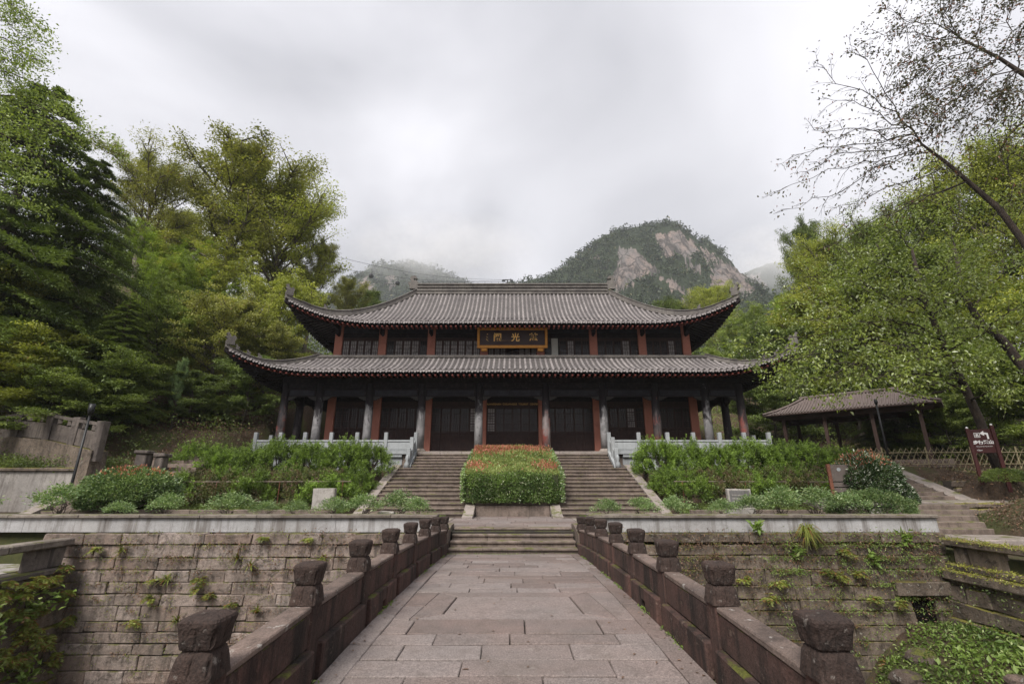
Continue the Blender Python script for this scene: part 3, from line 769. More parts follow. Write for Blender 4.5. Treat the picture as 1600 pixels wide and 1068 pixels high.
    def rafter(p0, p1, w): raf.ring_tube([p0, p1], w, 4)
    for i in range(nrow_x):
        x = -r.ex + (i+.5)*2*r.ex/nrow_x; c = fx(x)
        if c < .5: continue
        e = r.e(c); d1 = min(2.6 if r is lo else 2.4, c)
        if d1-e < .2: continue
        rafter(r.front(x, e+.35)-Vector((0,0,.2)), r.front(x, d1)-Vector((0,0,.2)), .05)
    for i in range(nrow_y):
        y = r.ey + (i+.5)*(r.yb-r.ey)/nrow_y; c = fy(y); e = r.e(c); d1 = min(2.4, c)
        if d1-e < .3: continue
        for sg in (1,-1): rafter(r.side(y, e+.3, sg)-Vector((0,0,.2)), r.side(y, d1, sg)-Vector((0,0,.2)), .05)
    raf.build('soffit_rafters', M_wood, base, kind='stuff')
    # fascia under the eave and the big corner beams
    for nm, fn, a0, a1, cf in (('front', r.front, -r.ex, r.ex, fx), ('back', r.back, -r.ex, r.ex, fx)):
        b = MB(); b.grid(90, 1, lambda u, v: (lambda a: (lambda p: (p.x, p.y+(.05 if nm=='front' else -.05), p.z-.12-.03*v))(fn(a, r.e(cf(a)))))(a0+(a1-a0)*u)); b.build('fascia', M_wood, base)
    for sx in (-1,1):
        for bk in (0,1):
            pts = []
            for k in range(9):
                t = k/8*2.6; f = r.back if bk else r.front; p = f(sx*(r.ex-t), t); pts.append(p)
            b = MB(); rr = []
            for k, p in enumerate(pts):
                hgt = .16+.28*min(1,k/4); dv = Vector((1,sx*(1 if not bk else -1),0)).normalized()*.09
                rr.append([p+dv-Vector((0,0,.06)), p-dv-Vector((0,0,.06)), p-dv-Vector((0,0,.06+hgt)), p+dv-Vector((0,0,.06+hgt))])
            b.loft(rr).build('corner_beam', M_wood, base)
    # hip ridges
    for sx in (-1,1):
        for bk in (0,1):
            f = r.back if bk else r.front; n = 26; secs = []; top = []
            perp = Vector((1, sx*(-1 if bk else 1), 0)).normalized()
            perp = Vector((1, sx*(1 if bk else -1)*-1, 0)).normalized()
            for k in range(n+1):
                t = -.0+ (r.R)*k/n; p = f(sx*(r.ex-t), t); hh = .40 if k > 2 else .22+.06*k
                if r is lo: hh *= .72
                w = .13
                secs.append([p+perp*w, p+perp*w*.75+Vector((0,0,hh*.85)), p+perp*w*1.15+Vector((0,0,hh*.87)), p+perp*w*.8+Vector((0,0,hh)), p-perp*w*.8+Vector((0,0,hh)), p-perp*w*1.15+Vector((0,0,hh*.87)), p-perp*w*.75+Vector((0,0,hh*.85)), p-perp*w])
                top.append(p+Vector((0,0,hh)))
            hr = MB().loft(secs).build('hip_ridge', M_ridge, base)
            if not bk:
                d = Vector((sx, -1, 0)).normalized()
                def beast(c, sc, big=False):
                    b = MB(); R_ = random.Random(3)
                    prof = [(-.5,0),(-.45,.55),(-.6,.9),(-.3,1.25),(-.05,.95),(.1,1.15),(.3,1.5),(.55,1.35),(.4,1.05),(.62,.9),(.35,.65),(.5,.3),(.45,0)] if big else \
                           [(-.3,0),(-.42,.5),(-.28,.62),(-.1,.5),(.05,.9),(.3,1.0),(.42,.8),(.25,.65),(.3,.3),(.25,0)]
                    L = [c+d*(px_*sc)+perp*(.16*sc)+Vector((0,0,pz*sc)) for px_,pz in prof]; Rr = [c+d*(px_*sc)-perp*(.16*sc)+Vector((0,0,pz*sc)) for px_,pz in prof]
                    n_ = len(L); b.raw(L+Rr, [tuple(range(n_)), tuple(reversed(range(n_,2*n_)))] + [(i,i+n_,(i+1)%n_+n_,(i+1)%n_) for i in range(n_)]); return b
                beast(top[0]+d*-.18, .42, True).build('corner_beast', M_ridge, hr)
                for q in ((3,6,9) if r is lo else (7,)): beast(top[q], .26).build('ridge_beast', M_ridge, hr)
    return base
rlo = roofbuild(lo, 'lower_roof', 100, 58, 0)
rup = roofbuild(up, 'upper_roof', 92, 46, 0)
# ridges
yr = up.ry; zt = up.z0+up.H
b = MB(); X = 6.55
for z0, z1, w in ((-.1,.10,.20),(.10,.16,.26),(.16,.36,.17),(.36,.42,.25),(.42,.58,.16),(.58,.66,.24)): b.box(-X, X, yr-w, yr+w, zt+z0, zt+z1-.002)
mr = b.build('main_ridge', M_ridge, rup)
def chiwen(s):
    prof = [(-.55,0),(-.55,.35),(-.75,.55),(-.72,.8),(-.5,.72),(-.42,.95),(-.6,1.15),(-.42,1.42),(-.1,1.5),(.15,1.38),(.22,1.18),(.08,1.1),(-.05,1.22),(-.18,1.1),(-.02,.9),(.2,.95),(.35,.75),(.3,.5),(.5,.35),(.5,0)]
    n = len(prof); X0 = s*6.75
    v = [(X0+s*-px_*.62, yr-.13, zt+.30+pz*.66) for px_,pz in prof]; v2 = [(a, yr+.13, c) for a,_,c in v]
    return MB().raw(v+v2, [tuple(range(n)), tuple(reversed(range(n,2*n)))]+[(i,i+n,(i+1)%n+n,(i+1)%n) for i in range(n)])
for s in (-1,1): chiwen(s).build('dragon_finial', M_ridge, mr)
b = MB()
for i in range(27): x = -6.2+i*12.4/26; b.box(x-.008,x+.008,yr-.008,yr+.008,zt+.66,zt+.86)
b.box(-6.3,6.3,yr-.008,yr+.008,zt+.86,zt+.875); b.build('lightning_wire', M_black, mr, kind='stuff')
# band where the lower roof meets the wall
zb = lo.z0+lo.H
b = MB(); xr, y0, y1 = lo.rx, lo.ry, lo.yb-lo.R
for z0,z1,w in ((-.12,.02,.14),(.02,.08,.2),(.08,.16,.13)):
    b.box(-xr-w,xr+w,y0-w,y0+w,zb+z0,zb+z1-.002); b.box(-xr-w,xr+w,y1-w,y1+w,zb+z0,zb+z1-.002)
    for s in (-1,1): b.box(s*xr-w,s*xr+w,y0+w,y1-w,zb+z0,zb+z1-.002)
b.build('wall_ridge', M_ridge, rlo)
MB().box(-xr,xr,y0,y1,zb-.12,zb-.05).build('gutter_floor', M_pan, rlo)
# columns
CX = [1.77,4.80,7.58,10.25,12.1]
CY = 24.35
def column(x, y, mat, ztop=6.72, r=.215):
    n = 20; rings = [[(x+rr*math.cos(2*math.pi*k/n), y+rr*math.sin(2*math.pi*k/n), z) for k in range(n)] for z, rr in ((FLOOR+.16, r*1.02),(FLOOR+1.2,r),(ztop,r*.9))]
    c = MB().loft(rings).build('column', mat, hall, True)
    rings = [[(x+rr*math.cos(2*math.pi*k/n), y+rr*math.sin(2*math.pi*k/n), z) for k in range(n)] for z, rr in ((FLOOR-.02,.34),(FLOOR+.05,.34),(FLOOR+.10,.30),(FLOOR+.163,.25))]
    MB().loft(rings).build('column_base', M_curb, c, True)
mats = {1.77:(M_colA,M_colB),4.80:(M_colA,M_colA),7.58:(M_colA,M_colD),10.25:(M_colA,M_colA),12.1:(M_colD,M_colD)}
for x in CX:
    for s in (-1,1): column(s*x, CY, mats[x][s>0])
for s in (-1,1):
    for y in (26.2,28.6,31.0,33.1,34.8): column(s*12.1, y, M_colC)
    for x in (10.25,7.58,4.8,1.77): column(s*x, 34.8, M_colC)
# front beams with relief, brackets
allx = [-x for x in reversed(CX)] + CX
for i, (a, c) in enumerate(zip(allx, allx[1:])):
    bm = MB().box(a+.2, c-.2, CY-.10, CY+.10, 6.02, 6.40).build('beam', M_wood, hall)
    MB().cham(a+.28, c-.28, CY-.125, CY-.10, 6.07, 6.35, .008,.002,RT).build('relief_panel', M_relief, bm)
    MB().box(a+.17, c-.17, CY-.08, CY+.08, 6.42, 6.75).build('upper_beam', M_wood, hall)
    for (xx, s) in ((a+.2,1),(c-.2,-1)):
        q = [(0,0),(.10,.0),(.16,-.045),(.24,-.03),(.30,-.10),(.36,-.10),(.44,-.04),(.5,-.02),(.5,0)]
        poly = [(xx,6.018),(xx,5.84),(xx+s*.06,5.81),(xx+s*.10,5.86),(xx+s*.16,5.83),(xx+s*.20,5.90),(xx+s*.27,5.88),(xx+s*.31,5.95),(xx+s*.38,5.95),(xx+s*.42,6.018)]
        MB().prism(poly, CY-.05, CY+.05).build('queti_bracket', M_queti, hall)
MB().box(-12.3,12.3,CY-.13,CY+.13,6.74,7.05).build('eave_purlin', M_wood, hall)
for s in (-1,1):
    MB().box(s*12.1-.1,s*12.1+.1,CY+.2,34.8,6.02,6.7).build('side_beam', M_wood, hall)
    MB().box(s*12.1-.12,s*12.1+.12,CY+.2,34.8,6.74,7.05).build('side_purlin', M_wood, hall)
    ys_ = [CY,26.2,28.6,31.0,33.1,34.8]
    for a, c in zip(ys_, ys_[1:]):
        for (yy, q) in ((a+.2,1),(c-.2,-1)):
            MB().prism([(yy,6.018),(yy,5.76),(yy+q*.14,5.80),(yy+q*.28,5.87),(yy+q*.5,5.97),(yy+q*.52,6.018)], s*12.1-.05, s*12.1+.05,'x').build('queti_bracket', M_queti, hall)
# inner ceiling and walls
MB().box(-12.2,12.2,CY+.1,34.9,7.06,7.12).build('porch_ceiling', M_wood, hall)
WY = 26.15
body = MB().box(-10.35,10.35,WY+.25,33.1,FLOOR,7.05).build('hall_core', M_wood, hall)
MB().box(-10.35,10.35,WY+.25,33.1,7.13,10.95).build('upper_core', M_wood, hall)
PX = [1.66,4.78,7.66,10.26]
for s in (-1,1):
    for x in PX:
        w = .22 if x > 4 else .2
        MB().cham(s*x-w, s*x+w, WY-.12, WY+.24, FLOOR, 7.0, .015,.002,RT).build('pier', M_pier, hall)
        MB().cham(s*x-.23, s*x+.23, WY-.12, WY+.24, 8.2, 10.9, .015,.002,RT).build('upper_pier', M_pier, hall)
        MB().prism([(s*x-.09,10.55),(s*x-.09,10.0),(s*x-.03,9.9),(s*x+.03,9.9),(s*x+.09,10.0),(s*x+.09,10.55)], WY-.5, WY-.12).build('hanging_bracket', M_wood, hall)
        MB().box(s*x-.07,s*x+.07,24.6,WY-.12,10.2,10.42).build('beam_end', M_wood, hall)
px4 = [-x for x in reversed(PX)] + PX
def lattice(b, x0, x1, z0, z1, y, nx_, nz_, w=.012):
    for i in range(1, nx_): x = x0+(x1-x0)*i/nx_; b.box(x-w,x+w,y-.012,y+.012,z0,z1)
    for j in range(1, nz_): z = z0+(z1-z0)*j/nz_; b.box(x0,x1,y-.009,y+.009,z-w,z+w)
def leaf_door(x0, x1, z0, z1, y, glassy):
    f = MB(); w = .05
    f.box(x0,x0+w,y-.03,y+.03,z0,z1); f.box(x1-w,x1,y-.03,y+.03,z0,z1); H = z1-z0
    for zz_ in (z0, z0+H*.36, z0+H*.45, z0+H*.62, z1-w, z0+H*.86): f.box(x0+w,x1-w,y-.028,y+.028,zz_,zz_+w)
    d = f.build('door_leaf', M_wood2, hall)
    n = 6; xa = x0+w
    for i in range(n):
        a = xa+(x1-w-xa)*i/n; c = xa+(x1-w-xa)*(i+1)/n
        MB().cham(a+.002,c-.002,y-.012,y+.012,z0+w,z0+H*.36,.005,.001,RT).build('plank', M_wood2, d)
    mp_ = MB().box(x0+w,x1-w,y-.01,y+.01,z0+H*.36+w,z0+H*.45)
    for i in range(5):
        cx = x0+w+(x1-x0-2*w)*(i+.5)/5; mp_.ring_tube([(cx+.05*math.cos(t_), y-.02, z0+H*.415+.05*math.sin(t_)) for t_ in [k*math.pi/3 for k in range(7)]], .01, 4)
    mp_.build('carved_panel', M_wood2, d)
    MB().box(x0+w,x1-w,y,y+.008,z0+H*.45+w,z1-w).build('pane', M_glassl if glassy > .8 else M_glass, d)
    l = MB(); lattice(l, x0+w,x1-w,z0+H*.45+w,z0+H*.62,y-.012,4,3); lattice(l, x0+w,x1-w,z0+H*.62+w,z0+H*.86,y-.012,3,4,.014); lattice(l,x0+w,x1-w,z0+H*.86+w,z1-w,y-.012,3,1); l.build('lattice', M_wood2, d)
for i, (a, c) in enumerate(zip(px4, px4[1:])):
    a += .225; c -= .225; n = 6 if i == 3 else 5 if i in (2,4) else 5
    MB().box(a,c,WY-.02,WY+.2,6.05,6.98).build('lintel', M_wood, hall)
    MB().box(a,c,WY-.02,WY+.16,5.72,6.05).build('transom', M_wood2, hall)
    if i in (2,3,4):
        zb0 = FLOOR+.08; MB().box(a,c,WY-.05,WY+.12,FLOOR,FLOOR+.08).build('threshold', M_wood, hall)
    else:
        zb0 = FLOOR+.5; MB().box(a,c,WY-.05,WY+.12,FLOOR,FLOOR+.5).build('sill_wall', M_wood2, hall)
    for k in range(n):
        x0 = a+(c-a)*k/n; x1 = a+(c-a)*(k+1)/n; leaf_door(x0+.004, x1-.004, zb0, 5.71, WY+.03, RT.random() if i == 3 else RT.random()*.84)
    # upper storey: windows
    MB().box(a,c,WY-.03,WY+.2,9.86,10.14).build('upper_beam', M_wood, hall)
    rl = MB().cham(a,c,WY-.05,WY+.2,10.16,10.62,.01,.002,RT).build('upper_relief_panel', M_relief, hall)
    MB().box(a,c,WY-.03,WY+.2,10.64,10.95).build('upper_lintel', M_wood, hall)
    MB().box(a,c,WY-.03,WY+.2,8.2,8.62).build('sill_wall', M_wood2, hall)
    n = 8 if i == 3 else 6 if i in (2,4) else 5
    for k in range(n):
        x0 = a+(c-a)*k/n+.004; x1 = a+(c-a)*(k+1)/n-.004
        if i == 4 and k in (1,): continue
        w = .055; f = MB(); f.box(x0,x0+w,WY-.01,WY+.05,8.62,9.85); f.box(x1-w,x1,WY-.01,WY+.05,8.62,9.85); f.box(x0+w,x1-w,WY-.008,WY+.048,8.62,8.72); f.box(x0+w,x1-w,WY-.008,WY+.048,9.66,9.85)
        wd = f.build('window', M_wood2, hall)
        MB().box(x0+w,x1-w,WY+.02,WY+.03,8.72,9.66).build('pane', M_glassl if (i in (0,1,2,3) or k in (3,)) and RT.random()<.9 else M_glass, wd)
        l = MB(); lattice(l,x0+w,x1-w,8.72,9.66,WY,3,4,.010); l.build('lattice', M_wood2, wd)
MB().box(1.66+.225+.42,1.66+.225+.80,WY-.10,WY-.06,8.55,9.80).build('open_shutter', plain('pale_grey_shutter', (.42,.41,.38), .7), hall)
# side walls upper & lower
for s in (-1,1):
    MB().box(s*10.36-.04,s*10.36+.04,WY+.26,33.1,FLOOR,7.0).build('side_wall', M_pier, hall)
    MB().box(s*10.36-.04,s*10.36+.04,WY+.26,33.1,7.2,10.9).build('upper_side_wall', M_wood2, hall)
MB().box(-10.4,10.4,WY-.16,WY+.24,10.951,11.05).build('wall_plate', M_wood, hall)
MB().box(-11.3,11.3,24.55,WY-.17,10.43,10.62).build('outer_eave_purlin', M_wood, hall) if False else None
# text
def text(body, size, loc, rot, mat, name, parent, ext=.004, sx=1., align='CENTER', fat=0):
    cu = bpy.data.curves.new(name, 'FONT'); cu.body = body; cu.size = size; cu.extrude = ext; cu.align_x = align; cu.align_y = 'CENTER'; cu.offset = fat
    o = bpy.data.objects.new(name, cu); COL.objects.link(o)
    dg = bpy.context.evaluated_depsgraph_get(); me = bpy.data.meshes.new_from_object(o.evaluated_get(dg)); me.name = name
    bpy.data.objects.remove(o); me.materials.clear()
    Mx = Matrix.Translation(loc) @ rot.to_4x4() @ Matrix.Diagonal((sx,1,1,1)); me.transform(Mx)
    return link(name, me, mat, parent)
from mathutils import Euler
UPR = Euler((math.pi/2,0,0)).to_matrix()
text('HUANGSHAN  CIGUANGGE  TOURIST  CENTER', .14, (0, WY-.055, 5.90), UPR, M_goldt, 'door_lettering', hall, .006, 1.0)
# name plaque
pq = thing('name_plaque', 'wide dark plaque with carved gold frame and gold Chinese characters under the upper eave', 'plaque', (0,25.4,8.9))
tilt = math.radians(9); PR = Matrix.Translation((0,25.55,9.05)) @ Matrix.Rotation(tilt,4,'X')
def pbox(x0,x1,z0,z1,y0,y1,name,mat,parent,c=.008):
    b = MB().cham(x0,x1,y0,y1,z0,z1,c,0,RT,PR); return b.build(name, mat, parent)
PWd, PH = 2.03, 1.20
pbox(-PWd+.15,PWd-.15,.17,PH-.15,-.02,.03,'field',M_field,pq)
for nm,a in (('frame',(-PWd,PWd,0,.17)),('frame',(-PWd,PWd,PH-.15,PH)),('frame',(-PWd,-PWd+.15,.174,PH-.154)),('frame',(PWd-.15,PWd,.174,PH-.154))):
    pbox(*a,-.10,.06,nm,M_gold,pq,.02)
for s in (-1,1):
    pbox(s*1.62-.17,s*1.62+.17,-.20,-.004,-.14,.06,'bracket',M_gold,pq,.04)
for ch, x in (('慈',1.22),('光',.18),('阁',-.86)):
    text(ch, .50, PR @ Vector((x,-.03,.60)), (PR.to_3x3() @ UPR), M_goldt, 'character', pq, .01, 1.0, fat=.012)
for k, (z, n) in enumerate(((.80,5),(.67,4),(.54,5),(.42,4))):
    b = MB(); R_ = random.Random(k+2)
    for q in range(n):
        p0 = Vector((-1.46+R_.uniform(-.05,.05),-.03,z+R_.uniform(-.05,.05))); p1 = p0+Vector((R_.uniform(-.05,.05),0,R_.uniform(-.05,.05)))
        b.ring_tube([PR@p0, PR@p1], .008, 4)
    b.build('signature_mark', M_goldt, pq)
# ------------------------------------------------------------------ plants near the steps
def G(seed): return np.random.default_rng(seed)
def ground_z(x, y): return T(x, y)
def fin(name, parts, mat, parent, kind=None):
    o = link(name, leafmesh(name, parts), mat, parent)
    if kind: o['kind'] = kind
    return o
def jun_mesh(g, rx, ry, rz, nspray=120, dens=90, low=.0):
    """juniper: feathery pointed sprays rising and leaning outwards from a low dome; local coordinates, base at 0"""
    P0 = []; D0 = []; R0 = []
    for i in range(nspray):
        a = g.uniform(0, 2*math.pi); h = g.uniform(low, 1)**.8; r = math.sqrt(max(0, 1-h*h))*g.uniform(.7,1.0)
        c = np.array([math.cos(a)*r*rx, math.sin(a)*r*ry, h*rz*.82])
        out = np.array([math.cos(a)*(.35+r*.9), math.sin(a)*(.35+r*.9), .45+.65*h]); out += g.normal(size=3)*.38; out /= np.linalg.norm(out)
        L = g.uniform(.30, .62); n = dens; tone = g.uniform(-.2,.2)
        for q in range(5):                                   # each spray is a small plume of pointed shoots
            m = n//5; ax = out + g.normal(size=3)*.42*(q > 0); ax /= np.linalg.norm(ax); l = L*(1 if q == 0 else g.uniform(.45,.8)); st = c + out*L*.12*q
            t = g.uniform(0, 1, m)**.75; off = g.normal(size=(m,3)); off -= (off@ax)[:,None]*ax; off = nrm(off)
            P0.append(st + ax*(t*l-.05)[:,None] + off*(.075*(1-t*.75))[:,None]*g.uniform(.2,1,(m,1)))
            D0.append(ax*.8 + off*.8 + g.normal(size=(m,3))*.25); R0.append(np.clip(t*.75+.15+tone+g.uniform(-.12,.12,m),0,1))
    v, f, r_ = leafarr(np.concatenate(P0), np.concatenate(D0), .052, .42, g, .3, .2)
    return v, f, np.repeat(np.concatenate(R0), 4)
jun_protos = []
for k in range(3):
    g = G(40+k); jun_protos.append(leafmesh('juniper_foliage', [jun_mesh(g, .85, .8, .95, 135, 170)]))
jun_low = leafmesh('juniper_foliage', [jun_mesh(G(50), .85, .6, .5, 80, 130)])
def stems(r_, n, rx, ry, rz, base=.03):
    b = MB()
    for i in range(n):
        a = r_.uniform(0, 6.28); e = Vector((math.cos(a)*rx*r_.uniform(.2,.8), math.sin(a)*ry*r_.uniform(.2,.8), rz*r_.uniform(.5,.9)))
        m = e*.5 + Vector((r_.uniform(-.1,.1), r_.uniform(-.1,.1), r_.uniform(-.05,.1)))
        b.ring_tube([(0,0,-.15), m, e], [base, base*.7, base*.3], 5)
    return b.mesh('stem')
RS = random.Random(31); jstem = stems(RS, 9, .8, .8, .9, .035)
def shrub(name, label, cat, x, y, z, meshes, mat, sc, group=None, rot=None, stem=None, stem_mat=None):
    t = thing(name, label, cat, (x,y,z), group); t.rotation_euler = (0,0, RS.uniform(0,6.28) if rot is None else rot); t.scale = sc if hasattr(sc,'__len__') else (sc,)*3
    f = bpy.data.objects.new('foliage', meshes); COL.objects.link(f); f.parent = t
    if not meshes.materials: meshes.materials.append(mat)
    f.material_slots[0].link = 'OBJECT'; f.material_slots[0].material = mat
    if stem is not None:
        s_ = bpy.data.objects.new('stem', stem); COL.objects.link(s_); s_.parent = t
        if not stem.materials: stem.materials.append(stem_mat or M_twig)
    return t
# upper juniper row (tops cover the terrace wall), lower dull row
def jrow(s, n, xs_, ytop, grp, side):
    for i, x in enumerate(xs_):
        y = ytop+RS.uniform(-.25,.25); z = T(x,y)-.05
        k = RS.uniform(.92,1.12)
        shrub('juniper_bush', f'bright green feathery juniper, number {i+1} from the stairs in the upper row {side}'.replace('number 1 from','nearest to').replace('number 2 from','second from').replace('number 3 from','third from').replace('number 4 from','fourth from').replace('number 5 from','fifth from').replace('number 6 from','sixth from').replace('number 7 from','seventh from').replace('number 8 from','eighth from'),
              'juniper bush', x, y, z, jun_protos[i%3], L_jun, (k*1.05,k*.95,1.24*k*hs(x)), grp, None, jstem)
def hs(x): return 1.0 if abs(x) < 11.5 else .95
jrow(-1, 7, [-6.1,-7.2,-8.5,-9.8,-11.1,-12.4,-13.5], 20.3, 'junipers on the slope left of the stairs', 'on the left slope')
jrow(1, 7, [6.2,7.4,8.7,10.0,11.3,12.7,14.0], 20.3, 'junipers on the slope right of the stairs', 'on the right slope')
ORD = ['nearest to','second from','third from','fourth from','fifth from','sixth from','seventh from','eighth from']
for s, side in ((-1,'left'),(1,'right')):
    for i, x in enumerate([6.6,8.0,9.4,10.8,12.2]):
        y = 18.0+RS.uniform(-.25,.25)
        shrub('low_juniper', f'dull olive low juniper, {ORD[i]} the stairs in the lower row on the {side} slope', 'juniper bush', s*x, y, T(s*x,y)-.12, jun_low, L_junb if i%2 else L_jun, (1.2,1.1,1.45), f'low dull junipers on the {side} slope', None, jstem if False else None)
    for i, x in enumerate([6.2,7.3,8.6,9.9,11.2,12.4]):
        y = 19.0+RS.uniform(-.2,.2)
        shrub('juniper_bush', f'olive green juniper, {ORD[i]} the stairs in the middle row on the {side} slope', 'juniper bush', s*x, y, T(s*x,y)-.25, jun_protos[(i+1)%3], L_jun if i%2==0 else L_junb, (1.0,.9,.85), f'middle row of junipers on the {side} slope', None, None)
    t = thing('pipe_rail', f'thin rusty pipe rail running through the junipers on the {side} slope', 'pipe', (s*9,17.6,1.9))
    MB().ring_tube([(s*5.9,17.6,1.72),(s*13.2,17.6,1.70)], .018, 6).build('pipe', M_step, t)
    for x in (6.2,8.5,10.8,13.0): MB().ring_tube([(s*x,17.6,.7),(s*x,17.6,1.71)], .015, 5).build('stake', M_rust, t)
# clipped hedge
t = thing('clipped_hedge', 'box-clipped photinia hedge with red-tipped sloping top between the two stairways', 'hedge', (0,19.6,.95))
g = G(3); X = 1.78; yf = 17.35; zt0 = 2.02; zt1 = 3.22; zb0 = 1.0
def hz(y): return zt0 + (zt1-zt0)*np.clip((y-yf)/(22.3-yf), 0, 1)
def hedge_leaves(p, d, L=.075): return leafarr(p, d, L, .5, g, .25, .25)
n = 13000; p = np.stack([g.uniform(-X,X,n), yf + g.normal(0,.045,n), g.uniform(zb0,zt0,n)],1); p[:,1] -= .05*np.sin(p[:,0]*5)*np.sin(p[:,2]*6); rd = np.abs(p[:,0])/X; p[:,1] += .30*rd**7; tt = (p[:,2]-zb0)/(zt0-zb0); p[:,1] += .16*tt**6; p[:,0] *= 1-.05*tt**5; p[:,2] += .05*np.sin(p[:,0]*3.1+1)*tt
d = np.stack([g.normal(0,.5,n), -1+g.normal(0,.4,n), g.normal(.25,.5,n)],1); A = [hedge_leaves(p,d)]
n = 9000
for s in (-1,1):
    yy = g.uniform(yf,22.2,n); zz_ = zb0+(yy-yf)*.30 + g.uniform(0,1,n)*(hz(yy)-zb0-(yy-yf)*.30)
    p = np.stack([s*(X+g.normal(0,.04,n)), yy, zz_],1); d = np.stack([s*(1+g.normal(0,.4,n)), g.normal(0,.5,n), g.normal(.2,.5,n)],1); A.append(hedge_leaves(p,d))
fin('front_foliage', A, L_hedge, t)
n = 17000; yy = g.uniform(yf,22.3,n); xx_ = g.uniform(-X,X,n); p = np.stack([xx_*.98, yy+.1, hz(yy)+g.normal(0,.045,n)+.03*np.sin(yy*4)+.05*np.sin(xx_*3.1+1)-.14*(np.abs(xx_)/X)**8],1)
d = np.stack([g.normal(0,.5,n), -.4+g.normal(0,.4,n), .8+g.normal(0,.4,n)],1); fin('top_foliage', [hedge_leaves(p,d,.08)], L_hedgeu, t)
n = 4200; yy = 22.3-np.abs(g.normal(0,.7,n)); xx = -X*.98+np.abs(g.normal(0,1.4,n)); k = (np.abs(xx)<X)&(yy>yf); xx=xx[k]; yy=yy[k]
m_ = 260; x2 = np.concatenate([g.normal(-1.35,.2,m_), g.normal(1.3,.25,m_)]); y2 = np.concatenate([g.normal(18.3,.4,m_), g.normal(18.3,.35,m_)]); k=(np.abs(x2)<X)&(y2>yf)
xx = np.concatenate([xx,x2[k]]); yy = np.concatenate([yy,y2[k]]); n = len(xx)
p = np.stack([xx, yy, hz(yy)+g.uniform(0,.10,n)],1); d = np.stack([g.normal(0,.35,n), -.1+g.normal(0,.35,n), np.full(n,1.)],1); fin('red_shoots', [hedge_leaves(p,d,.09)], L_redb, t, 'stuff')
b = MB()
for i in range(16):
    x = -1.5+i*.2; b.ring_tube([(x,17.85,.95),(x+RS.uniform(-.1,.1),17.6,1.6)], .014, 5); 
b.build('stem', M_twig, t)
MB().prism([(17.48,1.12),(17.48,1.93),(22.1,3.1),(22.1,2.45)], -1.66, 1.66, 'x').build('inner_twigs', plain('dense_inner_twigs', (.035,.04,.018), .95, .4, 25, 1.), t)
# rounded shrubs
def dome(g, n, rx, ry, rz, L, W_=.45, z0=0, lo_=-.35, shell=.13, lump=.06, flat=.2):
    v = nrm(g.normal(size=(n*2,3))); v = v[v[:,2] > lo_][:n]; n = len(v)
    r = 1 - np.abs(g.normal(0,shell,n)) + lump*np.sin(v[:,0]*9+1)*np.sin(v[:,1]*8+2)*np.cos(v[:,2]*7) ; r += (g.uniform(0,1,n) > .96)*g.uniform(0,.12,n)
    p = v*r[:,None]*np.array([rx,ry,rz]); p[:,2] += z0
    d = v + g.normal(size=(n,3))*.55 + np.array([0,0,.25]); return p, d, L, W_
def domeleaf(g, *a, **k): p, d, L, W_ = dome(g, *a, **k); return leafarr(p, d, L, W_, g, .25, .3)
# big round shrub left
t = thing('round_shrub', 'wide dome-clipped photinia with red tips above the planter, left of the junipers', 'shrub', (-12.3,15.4,.7))
g = G(9); c = np.array([-12.3,15.6,1.42]); 
v, f, r = domeleaf(g, 16000, 1.5, 1.0, .72, .085, lump=.09); v += c; v2, f2, r2 = domeleaf(g, 3500, .8, .8, .4, .085); v2 += c+np.array([-.55,-.1,-.38])
fin('foliage', [(v,f,r),(v2,f2,r2)], L_shrub, t)
p, d, _, _ = dome(g, 1500, 1.5, 1.0, .76, .09, lo_=.62); fin('red_shoots', [leafarr(p+c, d+np.array([0,0,.6]), .10, .4, g, .2, .3)], L_redb, t, 'stuff')
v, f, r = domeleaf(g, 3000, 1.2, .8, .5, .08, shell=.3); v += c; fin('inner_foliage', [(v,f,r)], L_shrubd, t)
b = MB()
for i in range(14):
    a = RS.uniform(0,6.28); e = Vector((c[0]+math.cos(a)*1.0, c[1]+math.sin(a)*.6, 1.35)); b.ring_tube([(c[0]-.2+RS.uniform(-.2,.2),c[1]+RS.uniform(-.1,.1),.6),((e.x+c[0])/2,(e.y+c[1])/2,1.0),e],[.035,.025,.012],5)
b.build('stem', M_twig, t)
# flowering shrub right
t = thing('round_shrub', 'big round camellia-like shrub with reddish top beside the right notice board', 'shrub', (13.2,16.3,.9))
g = G(10); c = np.array([12.45,16.9,1.72])
v, f, r = domeleaf(g, 15000, 1.05, .95, .95, .095, lump=.08); v += c; v2, f2, r2 = domeleaf(g, 3500, .5, .5, .6, .095); v2 += c+np.array([.75,-.3,-.62])
fin('foliage', [(v,f,r),(v2,f2,r2)], leafmat('glossy_dark_shrub_leaf', (.035,.075,.03), (.09,.13,.05), (.42,.44,.36), .84, trans=.2, rough=.25, gloss=.8), t)
p, d, _, _ = dome(g, 1500, 1.12, 1.0, 1.03, .09, lo_=.5); k = p[:,0] < .5; fin('red_shoots', [leafarr(p[k]+c, d[k]+np.array([0,0,.6]), .09, .4, g, .2, .3)], L_redb, t, 'stuff')
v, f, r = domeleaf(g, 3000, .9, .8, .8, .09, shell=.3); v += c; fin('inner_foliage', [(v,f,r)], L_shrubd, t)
b = MB()
for i in range(10):
    a = RS.uniform(0,6.28); b.ring_tube([(c[0]+RS.uniform(-.2,.2),c[1],.8),(c[0]+math.cos(a)*.6,c[1]+math.sin(a)*.5,1.6)],[.03,.012],5)
b.build('stem', M_twig, t)
